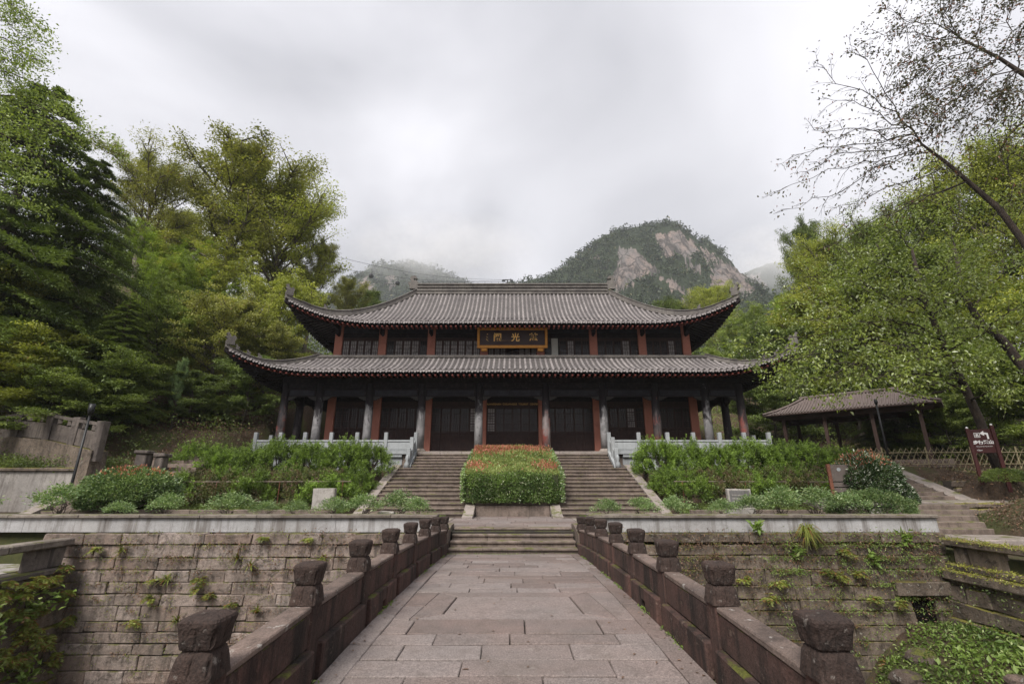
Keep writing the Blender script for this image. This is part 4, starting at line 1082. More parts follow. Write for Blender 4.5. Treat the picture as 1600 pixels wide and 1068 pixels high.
# small planter shrubs: open, twiggy
sm = []
for k in range(3):
    g = G(60+k); pp = []; dd = []
    for i in range(26):
        a = g.uniform(0,6.28); rr = g.uniform(.1,.95); c = np.array([math.cos(a)*rr*.55, math.sin(a)*rr*.45, .30+.30*(1-rr*rr)+g.normal(0,.05)])
        n = 60; o_ = g.normal(size=(n,3))*np.array([.085,.085,.045]); pp.append(c+o_); dd.append(o_*6+np.array([math.cos(a)*.4,math.sin(a)*.4,.35])+g.normal(size=(n,3))*.35)
    sm.append(leafmesh('small_shrub_foliage', [leafarr(np.concatenate(pp), np.concatenate(dd), .062, .42, g, .3, .3)]))
sstem = stems(RS, 12, .5, .4, .42, .014)
LS = [(-15.6,14.0,1.1,'rounded grey-green shrub'),(-13.3,14.3,1.35,'round pale-tipped shrub'),(-11.4,14.2,.7,'small open shrub'),(-10.1,14.3,.95,'pale open shrub'),(-8.2,14.2,1.05,'leggy pale shrub'),(-7.3,14.5,.7,'thin low shrub'),(-6.3,14.3,.7,'tiny sparse shrub'),(-5.2,14.2,.85,'small vase-shaped shrub'),(-4.35,14.3,.95,'upright shrub'),(-3.35,14.2,1.05,'broad spreading shrub'),(-2.75,14.0,.85,'low spreading shrub')]
desc = {0:'at the far left of the planter',1:'before the concrete wall at left',2:'under the dome-clipped shrub',3:'just right of the dome-clipped shrub',4:'left of the blank stone tablet, beside a thin stake',5:'midway between dome shrub and blank tablet',6:'left beside the blank stone tablet',7:'right in front of the blank stone tablet',8:'second right of the blank tablet',9:'before the foot of the left stairway',10:'nearest the bridge end in the left planter'}
for i,(x,y,k,ds) in enumerate(LS):
    shrub('small_shrub', f'{ds} {desc[i]}', 'shrub', x, y, .66, sm[i%3], L_shrub, (k*1.1,k,k*1.0), 'small shrubs along the left planter', None, sstem)
RSH = [(2.75,14.2,.8,'low spreading shrub','nearest the bridge end in the right planter'),(3.75,14.3,.85,'small vase-shaped shrub','before the foot of the right stairway'),(4.7,14.2,.85,'airy shrub','below the kerb slope of the right stairway'),(6.1,14.2,.8,'small open shrub','left of the grey inscribed tablet'),(6.9,14.1,.95,'greyish open shrub','just below the grey inscribed tablet'),(7.9,14.3,1.2,'broad bright shrub','right of the grey inscribed tablet'),(8.9,14.3,1.25,'tall bright shrub','second right of the grey tablet'),(9.9,14.4,1.0,'pale loose shrub','between bright shrubs and the dark mounded shrub')]
for i,(x,y,k,ds,wh) in enumerate(RSH):
    shrub('small_shrub', f'{ds} {wh}', 'shrub', x, y, .66, sm[(i+1)%3], L_shrub, (k*1.1,k,k*1.0), 'small shrubs along the right planter', None, sstem)
t = thing('mounded_shrub', 'dense dark green mounded shrub at the right end of the planter', 'shrub', (10.9,14.7,.66))
g = G(12); v,f,r = domeleaf(g, 9000, 1.25,.8,.62,.06,lo_=-.1,lump=.12); v += np.array([10.95,14.9,.85]); fin('foliage', [(v,f,r)], leafmat('dense_mound_leaf', (.04,.08,.025),(.11,.16,.05),(.22,.26,.12),.85,trans=.2), t)
b = MB(); [b.ring_tube([(10.9,14.8,.55),(10.9+math.cos(a)*.8,14.8+math.sin(a)*.5,1.1)],[.03,.012],5) for a in (0,1,2,3,4,5)]; b.build('stem', M_twig, t)
# fern / plant makers
def fern_arr(g, n_fr, L, droop, base, nrmv, w=.05, leafL=.06):
    P0=[];D0=[]
    for i in range(n_fr):
        out = np.array(nrmv)*g.uniform(.4,1.) + g.normal(size=3)*.55; out[2] = abs(out[2])*.8+.2; out/=np.linalg.norm(out); l = L*g.uniform(.6,1.2)
        sd = np.cross(out,[0,0,1]); sd/= (np.linalg.norm(sd)+1e-6)
        for k in range(12):
            s_ = (k+.7)/12; p = np.array(base)+out*l*s_+np.array([0,0,-droop*l*s_*s_])
            tan = out+np.array([0,0,-2*droop*s_])
            for q in (-1,1): P0.append(p); D0.append(sd*q+tan*.5)
    n = len(P0); ll = np.tile(np.repeat(np.sin(np.linspace(.35,3.0,12)),2), n_fr)*leafL*2
    return leafarr(np.array(P0), np.array(D0), ll, .32, g, .6, .15)
def tuft_arr(g, n, L, base, nrmv, w=.05, droop=.6):
    b = np.repeat(np.array([base]), n, 0)+g.normal(size=(n,3))*.02; d = np.array(nrmv)*.5+g.normal(size=(n,3))*.5+np.array([0,0,.5]); d = nrm(d); L = L*g.uniform(.6,1.2,n)
    A = []; v1 = b+d*(L*.5)[:,None]; d2 = nrm(d+np.array([0,0,-droop*1.2])); s_ = nrm(np.cross(d,[0,0,1.])+1e-6)*(w*.25)
    v2 = v1+d2*(L*.6)[:,None]
    v = np.stack([b-s_, b+s_, v1+s_, v1-s_, v2],1); f = (np.arange(n)*5)[:,None,None]+np.array([[0,1,2],[0,2,3],[3,2,4]])[None]
    return v.reshape(-1,3), f.reshape(-1,3), np.repeat(g.uniform(0,1,n),5)
def plant(name, label, cat, arrs, mat, loc, group=None):
    me = leafmesh(name, arrs); o = link(name, me, mat); tag(o, label, cat, group); return o
def wally(x, z): return 12.95 - .05*(.43-z) - .02
RP = random.Random(77)
SEEN = {}
def uniq(l, px, py):
    k = SEEN.get(l, 0); SEEN[l] = k+1
    return l if k == 0 else l + (', lower twin' if k == 1 else ', last of three')
# ferns in the left facing wall (photo positions)
wl = [(155,858,'f'),(190,862,'t'),(245,905,'f'),(262,905,'t'),(313,905,'f'),(372,873,'t'),(392,885,'t'),(412,842,'f'),(483,842,'f'),(280,968,'t'),(365,945,'f'),(403,955,'t'),(240,935,'f'),(215,970,'f'),(330,930,'f'),(312,920,'f'),(505,873,'f'),(345,1000,'f'),(430,1010,'f')]
for i,(px,py,k) in enumerate(wl):
    Q = P(px,py,12.9); g = G(100+i); b = (Q.x, wally(Q.x,Q.z), Q.z)
    if k == 'f': A = [fern_arr(g, 9, .30, .7, b, (0,-1,.2), leafL=.045)]
    else: A = [tuft_arr(g, 26, .28, b, (0,-1,0))]
    o = plant('wall_fern' if k=='f' else 'grass_tuft', 'x', 'fern' if k=='f' else 'grass tuft', A, L_fern, Q)
    o['n'] = 0; del o['n']; row = 'upper' if py < 880 else 'middle' if py < 945 else 'lower'
    o['label'] = {0:'yellowish fern at the upper left corner of the left ravine wall',1:'small tuft in the top courses near the left corner of the left ravine wall'}.get(i) or f"{'small fern' if k=='f' else 'starry tuft'} in a {row} joint, left ravine wall, " + ['far left','left of its middle','at its middle','right of its middle','close to the bridge'][min(4,int((px-150)/75))]
    o['label'] = uniq(o['label'], px, py)
    o['group'] = 'plants growing in the joints of the left ravine wall'
wr = [(1185,825,'r'),(1262,835,'g'),(1245,863,'r'),(1310,900,'f'),(1340,897,'f'),(1215,910,'f'),(1200,933,'f'),(1365,935,'f'),(1400,940,'f'),(1415,842,'r'),(1320,862,'f'),(1365,872,'r'),(1380,1030,'f'),(1375,1035,'f'),(1290,893,'f'),(1440,990,'f'),(1160,905,'f'),(1500,905,'f')]
for i,(px,py,k) in enumerate(wr):
    Q = P(px,py,12.9); g = G(200+i); b = (Q.x, wally(Q.x,Q.z), Q.z)
    if k == 'r': n=60; d = g.normal(size=(n,3))*.6+np.array([0,-.6,.5]); A = [leafarr(np.repeat([b],n,0)+g.normal(size=(n,3))*.06, d, .16, .42, g, .3, .2)]; m_=L_cover
    elif k == 'g': A = [tuft_arr(g, 160, .55, b, (0,-1,.1), .04, 1.1)]; m_=L_fern
    else: A = [fern_arr(g, 11, .33, .7, b, (0,-1,.2), leafL=.05)]; m_=L_fern
    nm = {'r':'wall_plant','g':'grass_tuft','f':'wall_fern'}[k]
    o = plant(nm, 'x', {'r':'plant','g':'grass tuft','f':'fern'}[k], A, m_, Q)
    o['label'] = f"{ {'r':'broad-leaved green plant','g':'big grass tuft','f':'brownish fern clump'}[k]} on the right ravine wall, {'top course' if py<845 else 'upper courses' if py<880 else 'middle courses' if py<920 else 'lower courses'}, {['near the bridge','left of its middle','at its middle','right of its middle','beside the culvert','right of the culvert'][min(5,int((px-1150)/60))]}"
    o['label'] = uniq(o['label'], px, py).replace('brownish fern clump on the','fern clump,')
    o['group'] = 'plants growing on the right ravine wall'
def crumbs(name, x0, x1, n, mat, seed, L, zt=.42, zb=-3.6, m=16):
    g = G(seed); P0 = []
    for i in range(n):
        x = g.uniform(x0,x1); z = zt-abs(g.normal(0,1.4)) if g.uniform() < .7 else g.uniform(zb,zt); z = max(zb,z)
        if g.uniform() < .6: z = .16-.3*round((.16-z)/.3)
        P0.append(np.array([x, wally(x,z)-.015, z])+g.normal(size=(m,3))*np.array([.11,.02,.045])*g.uniform(.5,1.6))
    P0 = np.concatenate(P0); D0 = g.normal(size=P0.shape)*.6+np.array([0,-.5,-.3]); o = link(name, leafmesh(name,[leafarr(P0,D0,L,.35,g,.2,.2)]), mat); o['kind'] = 'stuff'
crumbs('joint_moss', -11.2, -1.98, 330, L_fern, 301, .045); crumbs('dry_roots', -11.2, -1.98, 260, L_dry, 302, .06)
crumbs('joint_moss', 1.98, 11.0, 620, L_fern, 303, .045); crumbs('dry_roots', 1.98, 11.0, 420, L_dry, 304, .06); crumbs('creeping_leaves', 6.5, 11.0, 260, L_cover, 305, .06)
# dense vegetation on the left side wall
g = G(300); A=[]
for i in range(270):
    y = g.uniform(4.0,12.8); z = g.uniform(-3.7,-.3); x = -11.17+.12*(-.32-z)+.06
    A.append(fern_arr(g, 7, .33*g.uniform(.6,1.2), .9, (x,y,z), (1,-.3,.2), leafL=.06))
o = plant('fern_bank', 'mass of yellow-green and brown ferns hanging on the far left side wall', 'ferns', A, L_fern, None)
o['kind'] = 'stuff'; del o['category']; A=[]
for i in range(26):
    y = g.uniform(6,12.5); z = g.uniform(-2.8,-.8); b=(-11.05+.12*(-.32-z),y,z); n=45
    A.append(leafarr(np.repeat([b],n,0)+g.normal(size=(n,3))*.14, g.normal(size=(n,3))*.6+np.array([.8,-.3,.2]), .16, .45, g, .3,.2))
o = plant('creeper', 'bright broad-leaved creeper among the ferns on the far left side wall', 'creeper', A, L_cover, None); o['kind']='stuff'; del o['category']
A=[]
for i in range(120):
    y = g.uniform(7,12.8); z = g.uniform(-3.0,-.5); x = 11.0-.18*(-.42-z)-.08; n=14
    A.append(leafarr(np.repeat([(x,y,z)],n,0)+g.normal(size=(n,3))*.10, g.normal(size=(n,3))*.6+np.array([-.8,-.2,.1]), .055, .6, g, .3,.2))
o = plant('creeping_fig', 'small-leaved creeper patches on the far right side wall', 'creeper', A, leafmat('small_creeper_leaf',(.07,.11,.03),(.14,.17,.05),trans=.2), None); o['kind']='stuff'; del o['category']
# ravine floor cover right
n = 26000; xx = g.uniform(6.8,11.0,n); yy = g.uniform(3,12.6,n); q = np.array([T(a,b_) for a,b_ in zip(xx,yy)]); k = (xx > 7.6+.35*np.sin(yy*2)) & (g.uniform(0,1,n) < np.clip((xx-7.2)/1.5,0,1)); xx,yy,q = xx[k],yy[k],q[k]; n=len(xx)
p = np.stack([xx,yy,q+np.abs(g.normal(0,.06,n))],1); o = link('ground_cover', leafmesh('ground_cover',[leafarr(p, g.normal(size=(n,3))*.7+np.array([0,-.2,.5]), .085,.5,g,.6,.2)]), L_cover); o['kind']='stuff'
n = 500; xx = g.uniform(8.2,10.8,n); yy = g.uniform(5,11.8,n); p = np.stack([xx,yy,[T(a,b_)+.12 for a,b_ in zip(xx,yy)]],1); o = link('broad_ground_leaves', leafmesh('broad_ground_leaves',[leafarr(p, g.normal(size=(n,3))*.7+np.array([0,-.4,.25]), .14,.55,g,.7,.15)]), L_cover); o['kind']='stuff'
n = 5000; xx = g.uniform(-12,7.4,n); yy = g.uniform(3,12.8,n); p = np.stack([xx,yy,[T(a,b_)+.03 for a,b_ in zip(xx,yy)]],1); o = link('ravine_weeds', leafmesh('ravine_weeds',[leafarr(p, g.normal(size=(n,3))+np.array([0,0,.3]), .10,.4,g,.6,.2)]), L_fern); o['kind']='stuff'
# rocks
M_bould = stone('brown_boulder', (.14,.10,.08), (.08,.062,.05), dark=(.02,.016,.013), speck=.6, streak=.2, lich=.35, moss=.35, bump=1.6, blot=.8)
for i,(px,py,D,sz,ds) in enumerate([(1452,1030,12.1,.42,'large mossy boulder at the foot of the culvert'),(1418,1062,11.8,.34,'brown boulder left of the culvert boulder on the ravine bed'),(1475,1008,12.4,.34,'wet brown boulder directly below the culvert'),(1592,1066,9.6,.22,'mossy stone at the lower right corner of the ravine')]):
    Q = P(px,py,D); r_ = random.Random(i); b = MB(); rings=[]
    for k in range(7):
        th = math.pi*(k+.3)/6.6; rings.append([(Q.x+math.sin(th)*sz*math.cos(a)*(1+.2*math.sin(3*a+i)+r_.uniform(-.08,.08)), Q.y+math.sin(th)*sz*.8*math.sin(a)*(1+r_.uniform(-.1,.1)), Q.z+math.cos(th)*-sz*.6) for a in [2*math.pi*j/12 for j in range(12)]])
    o = b.loft(rings).build('boulder', M_bould, None, False); tag(o, ds, 'boulder', 'boulders on the ravine bed')
# grass strips
def grass(x0,x1,y0,y1,z,n,L,name,mat,seed=1):
    g = G(seed); b = np.stack([g.uniform(x0,x1,n), g.uniform(y0,y1,n), np.zeros(n)],1); b[:,2] = [z if z is not None else T(a,c) for a,c,_ in b]
    d = nrm(g.normal(size=(n,3))*.4+np.array([0,0,1])); s_ = nrm(np.cross(d,[0,-1.,0])+g.normal(size=(n,3))*.2)*.006; t_ = b+d*(L*g.uniform(.5,1.2,(n,1)))+np.array([0,-.02,0])
    v = np.stack([b-s_,b+s_,t_],1); f=(np.arange(n)*3)[:,None]+np.array([0,1,2])[None]; o = link(name, npmesh(name, v.reshape(-1,3), f, np.repeat(g.uniform(0,1,n),3)), mat); o['kind']='stuff'; return o
L_grass = leafmat('lawn_blade', (.13,.19,.045), (.24,.28,.10), trans=.3)
grass(-13.2,-2.1,13.6,15.5,PLANT-.01,26000,.07,'planter_grass',L_grass,1); grass(2.1,11.2,13.6,15.5,PLANT-.01,20000,.07,'planter_grass',L_grass,2)
n=16000; xx=np.concatenate([g.uniform(-13.4,-5.7,n),g.uniform(5.7,13.2,n)]); yy=g.uniform(15.7,17.6,2*n); p=np.stack([xx,yy,[T(a,c)+.04 for a,c in zip(xx,yy)]],1); o=link('slope_ground_cover', leafmesh('slope_ground_cover',[leafarr(p,g.normal(size=(2*n,3))*.6+np.array([0,-.2,.5]),.07,.4,g,.5,.2)]), L_deep); o['kind']='stuff'
g = G(6); n = 90; xx = np.concatenate([g.uniform(-1.6,1.6,n), -1.6+np.abs(g.normal(0,.08,70)), 1.6-np.abs(g.normal(0,.08,70))]); yy = g.uniform(3,12.4,len(xx)); p = np.stack([xx,yy,[camber(v)+.008 for v in yy]],1)
d_ = g.normal(size=(len(xx),3)); d_[:,2] = .04; o = link('fallen_leaves', leafmesh('fallen_leaves',[leafarr(p,d_,.045,.5,g,.95,.1)]), L_dry); o['kind'] = 'stuff'
A = []
for i in range(420):
    y = g.uniform(6,12.8); zz_ = g.choice([-.38,.34,-.24]); x = {-.38:10.9,.34:11.05,-.24:11.02}[float(zz_)]+g.normal(0,.07); n=14
    A.append(leafarr(np.repeat([(x,y,zz_)],n,0)+g.normal(size=(n,3))*np.array([.07,.12,.03]), g.normal(size=(n,3))*.6+np.array([-.4,-.3,.1]), .045, .5, g, .4,.2))
o = link('ledge_moss', leafmesh('ledge_moss', A), leafmat('ledge_moss_leaf',(.15,.17,.03),(.27,.27,.05),(.2,.12,.06),.85,trans=.2)); o['kind'] = 'stuff'
# moss and weeds along the bridge edges and step feet
g=G(5); pts=[]
for s in (-1,1):
    n=900; yy=g.uniform(3,12.4,n); k=np.sin(yy*2.3+s)+np.sin(yy*5.1)>.3; pts.append(np.stack([s*(1.63-np.abs(g.normal(0,.03,n)))[k], yy[k], np.array([camber(v) for v in yy[k]])],1))
n=500; pts.append(np.stack([g.uniform(-1.6,1.6,n), 12.44-np.abs(g.normal(0,.02,n)), np.full(n,0.)],1)); p=np.concatenate(pts); n=len(p)
o=link('edge_weeds', leafmesh('edge_weeds',[leafarr(p,g.normal(size=(n,3))*.6+np.array([0,0,.5]),.035,.5,g,.4,.2)]), L_cover); o['kind']='stuff'
# ------------------------------------------------------------------ small built things
RM = random.Random(99)
t = thing('stone_tablet', 'blank weathered stone tablet on a stepped base, in the left planter', 'tablet', (-5.75,14.9,.7))
Mx = Matrix.Translation((-5.85,15.1,0))
MB().cham(-.38,.38,-.18,.18,.62,.80,.015,.004,RM,Mx).build('base', M_step, t); MB().cham(-.36,.36,-.14,.14,.803,.90,.015,.004,RM,Mx).build('plinth', M_step, t)
MB().cham(-.34,.34,-.08,.06,.903,1.52,.01,.004,RM,Mx).build('slab', M_concr, t)
t = thing('stone_block', 'low weathered stone block in the grass between tablet and left stairway', 'stone block', (-3.75,15,.7)); tag(t)
MB().cham(-4.05,-3.55,14.7,15.0,.60,.86,.03,.02,RM).build('block', M_concr, t)
t = thing('inscribed_tablet', 'dark grey inscribed tablet with pale frame on a plinth, in the right planter', 'tablet', (6.9,15,.7))
Mx = Matrix.Translation((7.05,15.15,0))
MB().cham(-.40,.40,-.16,.16,.60,.96,.015,.004,RM,Mx).build('base', M_concr, t)
MB().cham(-.36,.36,-.08,.08,.963,1.50,.012,.003,RM,Mx).build('frame', M_concr, t)
MB().box(-.31,.31,-.088,-.081,1.01,1.45).build('plate', stone('dark_tablet_face',(.13,.125,.12),(.09,.085,.085),speck=.3,bump=.2), t).matrix_parent_inverse = Matrix.Translation(-t.location) @ Mx
b = MB(); r_ = random.Random(4)
for row, z in enumerate((1.30,1.20)):
    for k in range(11 if row == 0 else 8):
        x = -.24+k*.045; b.box(x,x+.028,-.094,-.089,z,z+.035)
o = b.build('engraved_characters', M_concr, t, kind='stuff'); o.matrix_parent_inverse = Matrix.Translation(-t.location) @ Mx
# notice board
t = thing('notice_board', 'wooden notice board on rusty posts half hidden by the right junipers', 'notice board', (12.1,17,.8))
Mx = Matrix.Translation((11.45,16.6,0)) @ Matrix.Rotation(-.25,4,'Z')
for x in (-.42,.42): MB().cham(x-.05,x+.05,-.05,.05,.7,2.3,.008,.002,RM,Mx).build('post', M_rust, t)
MB().cham(-.365,.365,-.02,.02,1.72,2.28,.006,.002,RM,Mx).build('board', M_board, t)
for z in (1.36,1.54): MB().cham(-.365,.365,-.02,.02,z,z+.15,.006,.002,RM,Mx).build('slat', M_board, t)
b = MB(); b.loft([[(Mx @ Vector((-.12+.06*math.cos(a), y_, 2.12+.06*math.sin(a)))) for a in [k*math.pi/8 for k in range(16)]] for y_ in (-.022,-.028)]).build('round_sticker', M_marble, t)
# trail sign
t = thing('trail_sign', 'brown trail sign on two posts with arrow and white Chinese lettering', 'sign', (17.7,17.4,1.75))
A_ = P(1527,745,17.3); B_ = P(1562,745,16.6); zb_ = 1.6
p0 = Vector((17.15,17.6,1.6)); p1 = Vector((17.74,17.25,1.6)); ang = math.atan2(p1.y-p0.y, p1.x-p0.x)
Mx = Matrix.Translation(p0) @ Matrix.Rotation(ang,4,'Z'); Ls = (p1-p0).length
MB().cham(-.055,.055,-.05,.05,0,2.02,.01,.002,RM,Mx).build('post', M_brownm, t); MB().cham(Ls-.055,Ls+.055,-.05,.05,-.25,2.10,.01,.002,RM,Mx).build('post', M_brownm, t)
for x,z in ((0,2.05),(Ls,2.13)):
    b = MB(); b.loft([[(Mx @ Vector((x+r*math.cos(a), r*math.sin(a)-.0, z+dz))) for a in [k*math.pi/5 for k in range(10)]] for r,dz in ((.02,-.04),(.04,-.015),(.04,.015),(.015,.04))]).build('post_knob', M_white, t, True)
MB().cham(.06,Ls-.06,-.02,.02,1.12,1.98,.006,.001,RM,Mx).build('sign_panel', M_brownm, t)
R3 = Mx.to_3x3() @ UPR
text('步行登山', .14, Mx @ Vector((Ls/2,-.024,1.50)), R3, M_white, 'sign_characters', t, .002, 1., fat=.006)
text('Mountaineering on foot', .046, Mx @ Vector((Ls/2,-.024,1.36)), R3, M_white, 'sign_subtitle', t, .002)
text('15km', .07, Mx @ Vector((.18,-.024,1.22)), R3, M_white, 'sign_distance', t, .002)
b = MB()
for (x0,x1,z0,z1) in ((-.08,.08,.07,.085),(-.08,.08,-.085,-.07),(-.08,-.065,-.07,.07),(.065,.08,-.07,.07),(-.03,.03,.0,.045),(-.04,-.01,-.055,.0),(.01,.04,-.055,.0)): b.box(.22+x0,.22+x1,-.026,-.021,1.77+z0,1.77+z1)
b.v = [tuple(Mx @ Vector(v)) for v in b.v]; b.build('hiker_symbol', M_white, t, kind='stuff')
b = MB(); pr = [(q_[0]-.18,q_[1]) for q_ in [(.66,1.62),(.66,1.78),(.60,1.80),(.60,1.74),(.48,1.83),(.60,1.92),(.60,1.86),(.71,1.84),(.71,1.62)]]; b.prism(pr, -.026,-.021); b.v = [tuple(Mx @ Vector(v)) for v in b.v]; b.build('arrow', M_white, t)
# lamp poles
t = thing('lamp_pole', 'thin black lamp pole beside the old stone balustrade at left', 'lamp pole', (-13.6,16.9,1.2))
Q0 = P(121,722,16.6); Q1 = P(146,622,16.6)
MB().ring_tube([(Q0.x,16.6,.7),(Q0.x,16.6,1.6),(Q0.x,16.6,4.0)],[.06,.045,.035],10).build('pole', M_black, t, True)
MB().ring_tube([(Q0.x,16.6,4.0),(Q0.x,16.6,4.15),(Q0.x,16.6,4.4)],[.06,.10,.10],10).build('lantern', M_black, t, True)
t = thing('lamp_pole', 'thin black lamp pole standing in front of the open shelter at right', 'lamp pole', (17.2,20.6,2.3))
Q0 = P(1385,700,20.6); MB().ring_tube([(Q0.x,20.6,2.0),(Q0.x,20.6,5.0)],[.045,.035],10).build('pole', M_black, t, True)
MB().ring_tube([(Q0.x,20.6,5.0),(Q0.x,20.6,5.1),(Q0.x,20.6,5.25)],[.04,.07,.06],10).build('lantern', M_black, t, True)
# concrete wall and old balustrade at left, with two stairs
t = thing('retaining_wall', 'stained concrete retaining wall with mossy coping at far left', 'retaining wall', (-18,17.6,.7))
MB().cham(-30,-15.3,17.45,17.75,.3,2.08,.01,.004,RM).build('wall', M_concr, t); MB().cham(-30,-15.2,17.36,17.8,2.083,2.20,.02,.01,RM).build('coping', M_mossw, t)
t = thing('side_stairs', 'narrow stone stairs with sloping kerb behind the dome-clipped shrub, far left', 'stairs', (-12.8,15,.7))
for k in range(7): MB().cham(-14.55,-12.6,15.1+.38*k,15.1+.38*k+.5,.7+.145*k-.05,.7+.145*(k+1),.012,.005,RM).build('step', M_step, t)
MB().prism([(14.8,.5),(14.8,.78),(17.9,2.05),(18.2,2.05),(18.2,.5)], -14.95,-14.56,'x').build('kerb_slope', M_curb, t)
t = thing('upper_stairs', 'old stone steps climbing between stone pillars above the dome-clipped shrub', 'stairs', (-13.2,19,1.8))
for k in range(7):
    MB().cham(-15.2,-12.6,18.3+.36*k,18.3+.36*k+.5,1.75+.15*k,1.95+.15*k,.012,.008,RM).build('step', M_step, t)
for i,(x,y,z0,z1,w) in enumerate(((-14.2,18.3,1.3,2.72,.2),(-13.72,18.6,1.4,2.62,.16))):
    MB().cham(x-w,x+w,y-.2,y+.2,z0,z1,.03,.02,RM).build('pillar', M_grime, t)
    MB().cham(x-w-.06,x+w+.06,y-.26,y+.26,z1+.003,z1+.14,.03,.015,RM).build('pillar_cap', M_grime, t)
t = thing('old_balustrade', 'old slanting stone balustrade with solid panels and cloud-shaped gaps at upper left', 'balustrade', (-17,18,2.5))
PB = [(163,658,712,17.2),(125,652,688,18.1),(86,645,684,18.7),(37,642,679,19.3),(-30,655,700,19.6),(-110,668,720,19.9)]
tops = [P(a,b_,D) for a,b_,c_,D in PB]; bots = [P(a,c_,D) for a,b_,c_,D in PB]
for i,(a,c_) in enumerate(zip(tops,bots)):
    MB().cham(a.x-.14,a.x+.14,a.y-.14,a.y+.14,min(a.z-1.1,c_.z)-.2,a.z,.015,.006,RM).build('post', M_grime, t)
    if i:
        q = tops[i-1]
        for (d0,d1,w,nm) in ((-.03,-.15,.07,'hand_rail'),(-.38,-1.0,.03,'panel')):
            v=[]; 
            for pt in (q,a):
                for yy in (-w,w):
                    for d in (d0,d1): v.append((pt.x, pt.y+yy, pt.z+d-.03))
            MB().raw(v,[(0,1,3,2),(4,6,7,5),(0,4,5,1),(2,3,7,6),(0,2,6,4),(1,5,7,3)]).build(nm, M_grime, t)
        for f in (.3,.7):
            pt = q.lerp(a,f); MB().cham(pt.x-.10,pt.x+.10,pt.y-.04,pt.y+.04,pt.z-.40,pt.z-.17,.03,.01,RM).build('cloud_block', M_grime, t)
b = MB()
for q,a in zip(tops,tops[1:]):
    v=[]
    for pt in (q,a):
        for yy in (-.2,.5):
            for d in (-1.06,-2.6): v.append((pt.x,pt.y+yy,pt.z+d))
    b.raw(v,[(0,1,3,2),(4,6,7,5),(0,4,5,1),(2,3,7,6),(0,2,6,4),(1,5,7,3)])
b.build('footing', M_mossw, t)
# stairs and slabs at right
t = thing('corner_steps', 'short flight of rough stone steps right of the pale planter wall', 'stairs', (12.9,15,.3))
xa, xb = [11.62,11.72,11.95,12.25,12.45],[13.9,14.15,14.4,14.75,15.05]
for k in range(5): MB().cham(xa[k],xb[k],14.3+.45*k,14.3+.45*k+.62,.27+.145*k-.05,.27+.145*(k+1),.02,.012,RM).build('step', M_step, t)
MB().cham(11.5,14.1,13.0,14.32,.10,.27,.03,.02,RM).build('bottom_slab', M_curb, t); MB().cham(12.6,14.4,12.75,13.25,-.05,.12,.03,.02,RM).build('front_slab', M_step, t)
MB().cham(10.6,18.5,16.5,18.05,.80,1.06,.02,.01,RM).build('upper_slab', M_curb, t)
MB().cham(10.6,12.6,16.25,16.5,.5,1.03,.02,.01,RM).build('side_wall', M_concr, t)
t = thing('dry_stone_wall', 'low dark dry-stone wall right of the corner steps', 'stone wall', (16,16.3,.3))
masonry(t, (14.95,16.30,0), (1,0,0), (0,-1,0), 4.5, .2, 1.04, .2, .3, .7, .3, M_mossw, RM, name='rubble_stone', jit=.03, c=.03)
MB().box(14.97,19.4,16.36,16.56,.15,1.0).build('core', M_mortar, t)
t = thing('hill_stairs', 'stone stairs with wide sloping kerb climbing towards the shelter at right', 'stairs', (15.2,19.5,1.05))
for k in range(8): MB().cham(13.9,16.35,17.95+.40*k,17.95+.40*k+.52,1.05+.145*k-.05,1.05+.145*(k+1),.015,.008,RM).build('step', M_step, t)
MB().prism([(17.75,.8),(17.75,1.07),(18.0,1.13),(21.0,2.28),(21.5,2.28),(21.5,.8)], 16.36,17.0,'x').build('kerb_slope', M_curb, t)
MB().prism([(17.75,.8),(17.75,1.07),(18.0,1.13),(21.0,2.28),(21.5,2.28),(21.5,.8)], 13.5,13.88,'x').build('kerb_slope', M_curb, t)
t = thing('concrete_block', 'rough pale concrete block at the foot of the sign terrace', 'concrete block', (18,18,.9)); MB().cham(17.4,19.2,17.9,18.3,.95,1.55,.03,.02,RM).build('block', M_concr, t)
# sign terrace rubble
t = thing('terrace_wall', 'rough rubble bank wall under the trail sign', 'stone wall', (18.5,18.4,1.0))
masonry(t, (17.05,18.5,0), (1,0,0), (0,-1,0), 7, .9, 1.75, .22, .3, .8, .3, M_mossw, RM, name='rubble_stone', jit=.05, c=.04)
g = G(61); sh2 = thing('dark_shrub', 'small dark green shrub under the trail sign', 'shrub', (18.4,17.9,1.6)); v,f,r = domeleaf(g, 4500,.75,.6,.38,.06,lo_=-.2); v += np.array([17.75,17.3,1.78])
fin('foliage', [(v,f,r)], L_deep, sh2); MB().ring_tube([(17.75,17.4,1.5),(17.75,17.35,1.8)],[.04,.02],5).build('stem', M_twig, sh2)
# water pipe on the wall
t = thing('pipe_cover', 'small black drain pipe lying on the wall left of the corner steps', 'pipe', (11.7,15.4,.9)); MB().ring_tube([(11.0,15.3,.92),(11.3,15.2,.98),(11.75,15.15,.96),(11.85,15.1,.75)],[.05]*4,8).build('pipe', M_black, t, True)
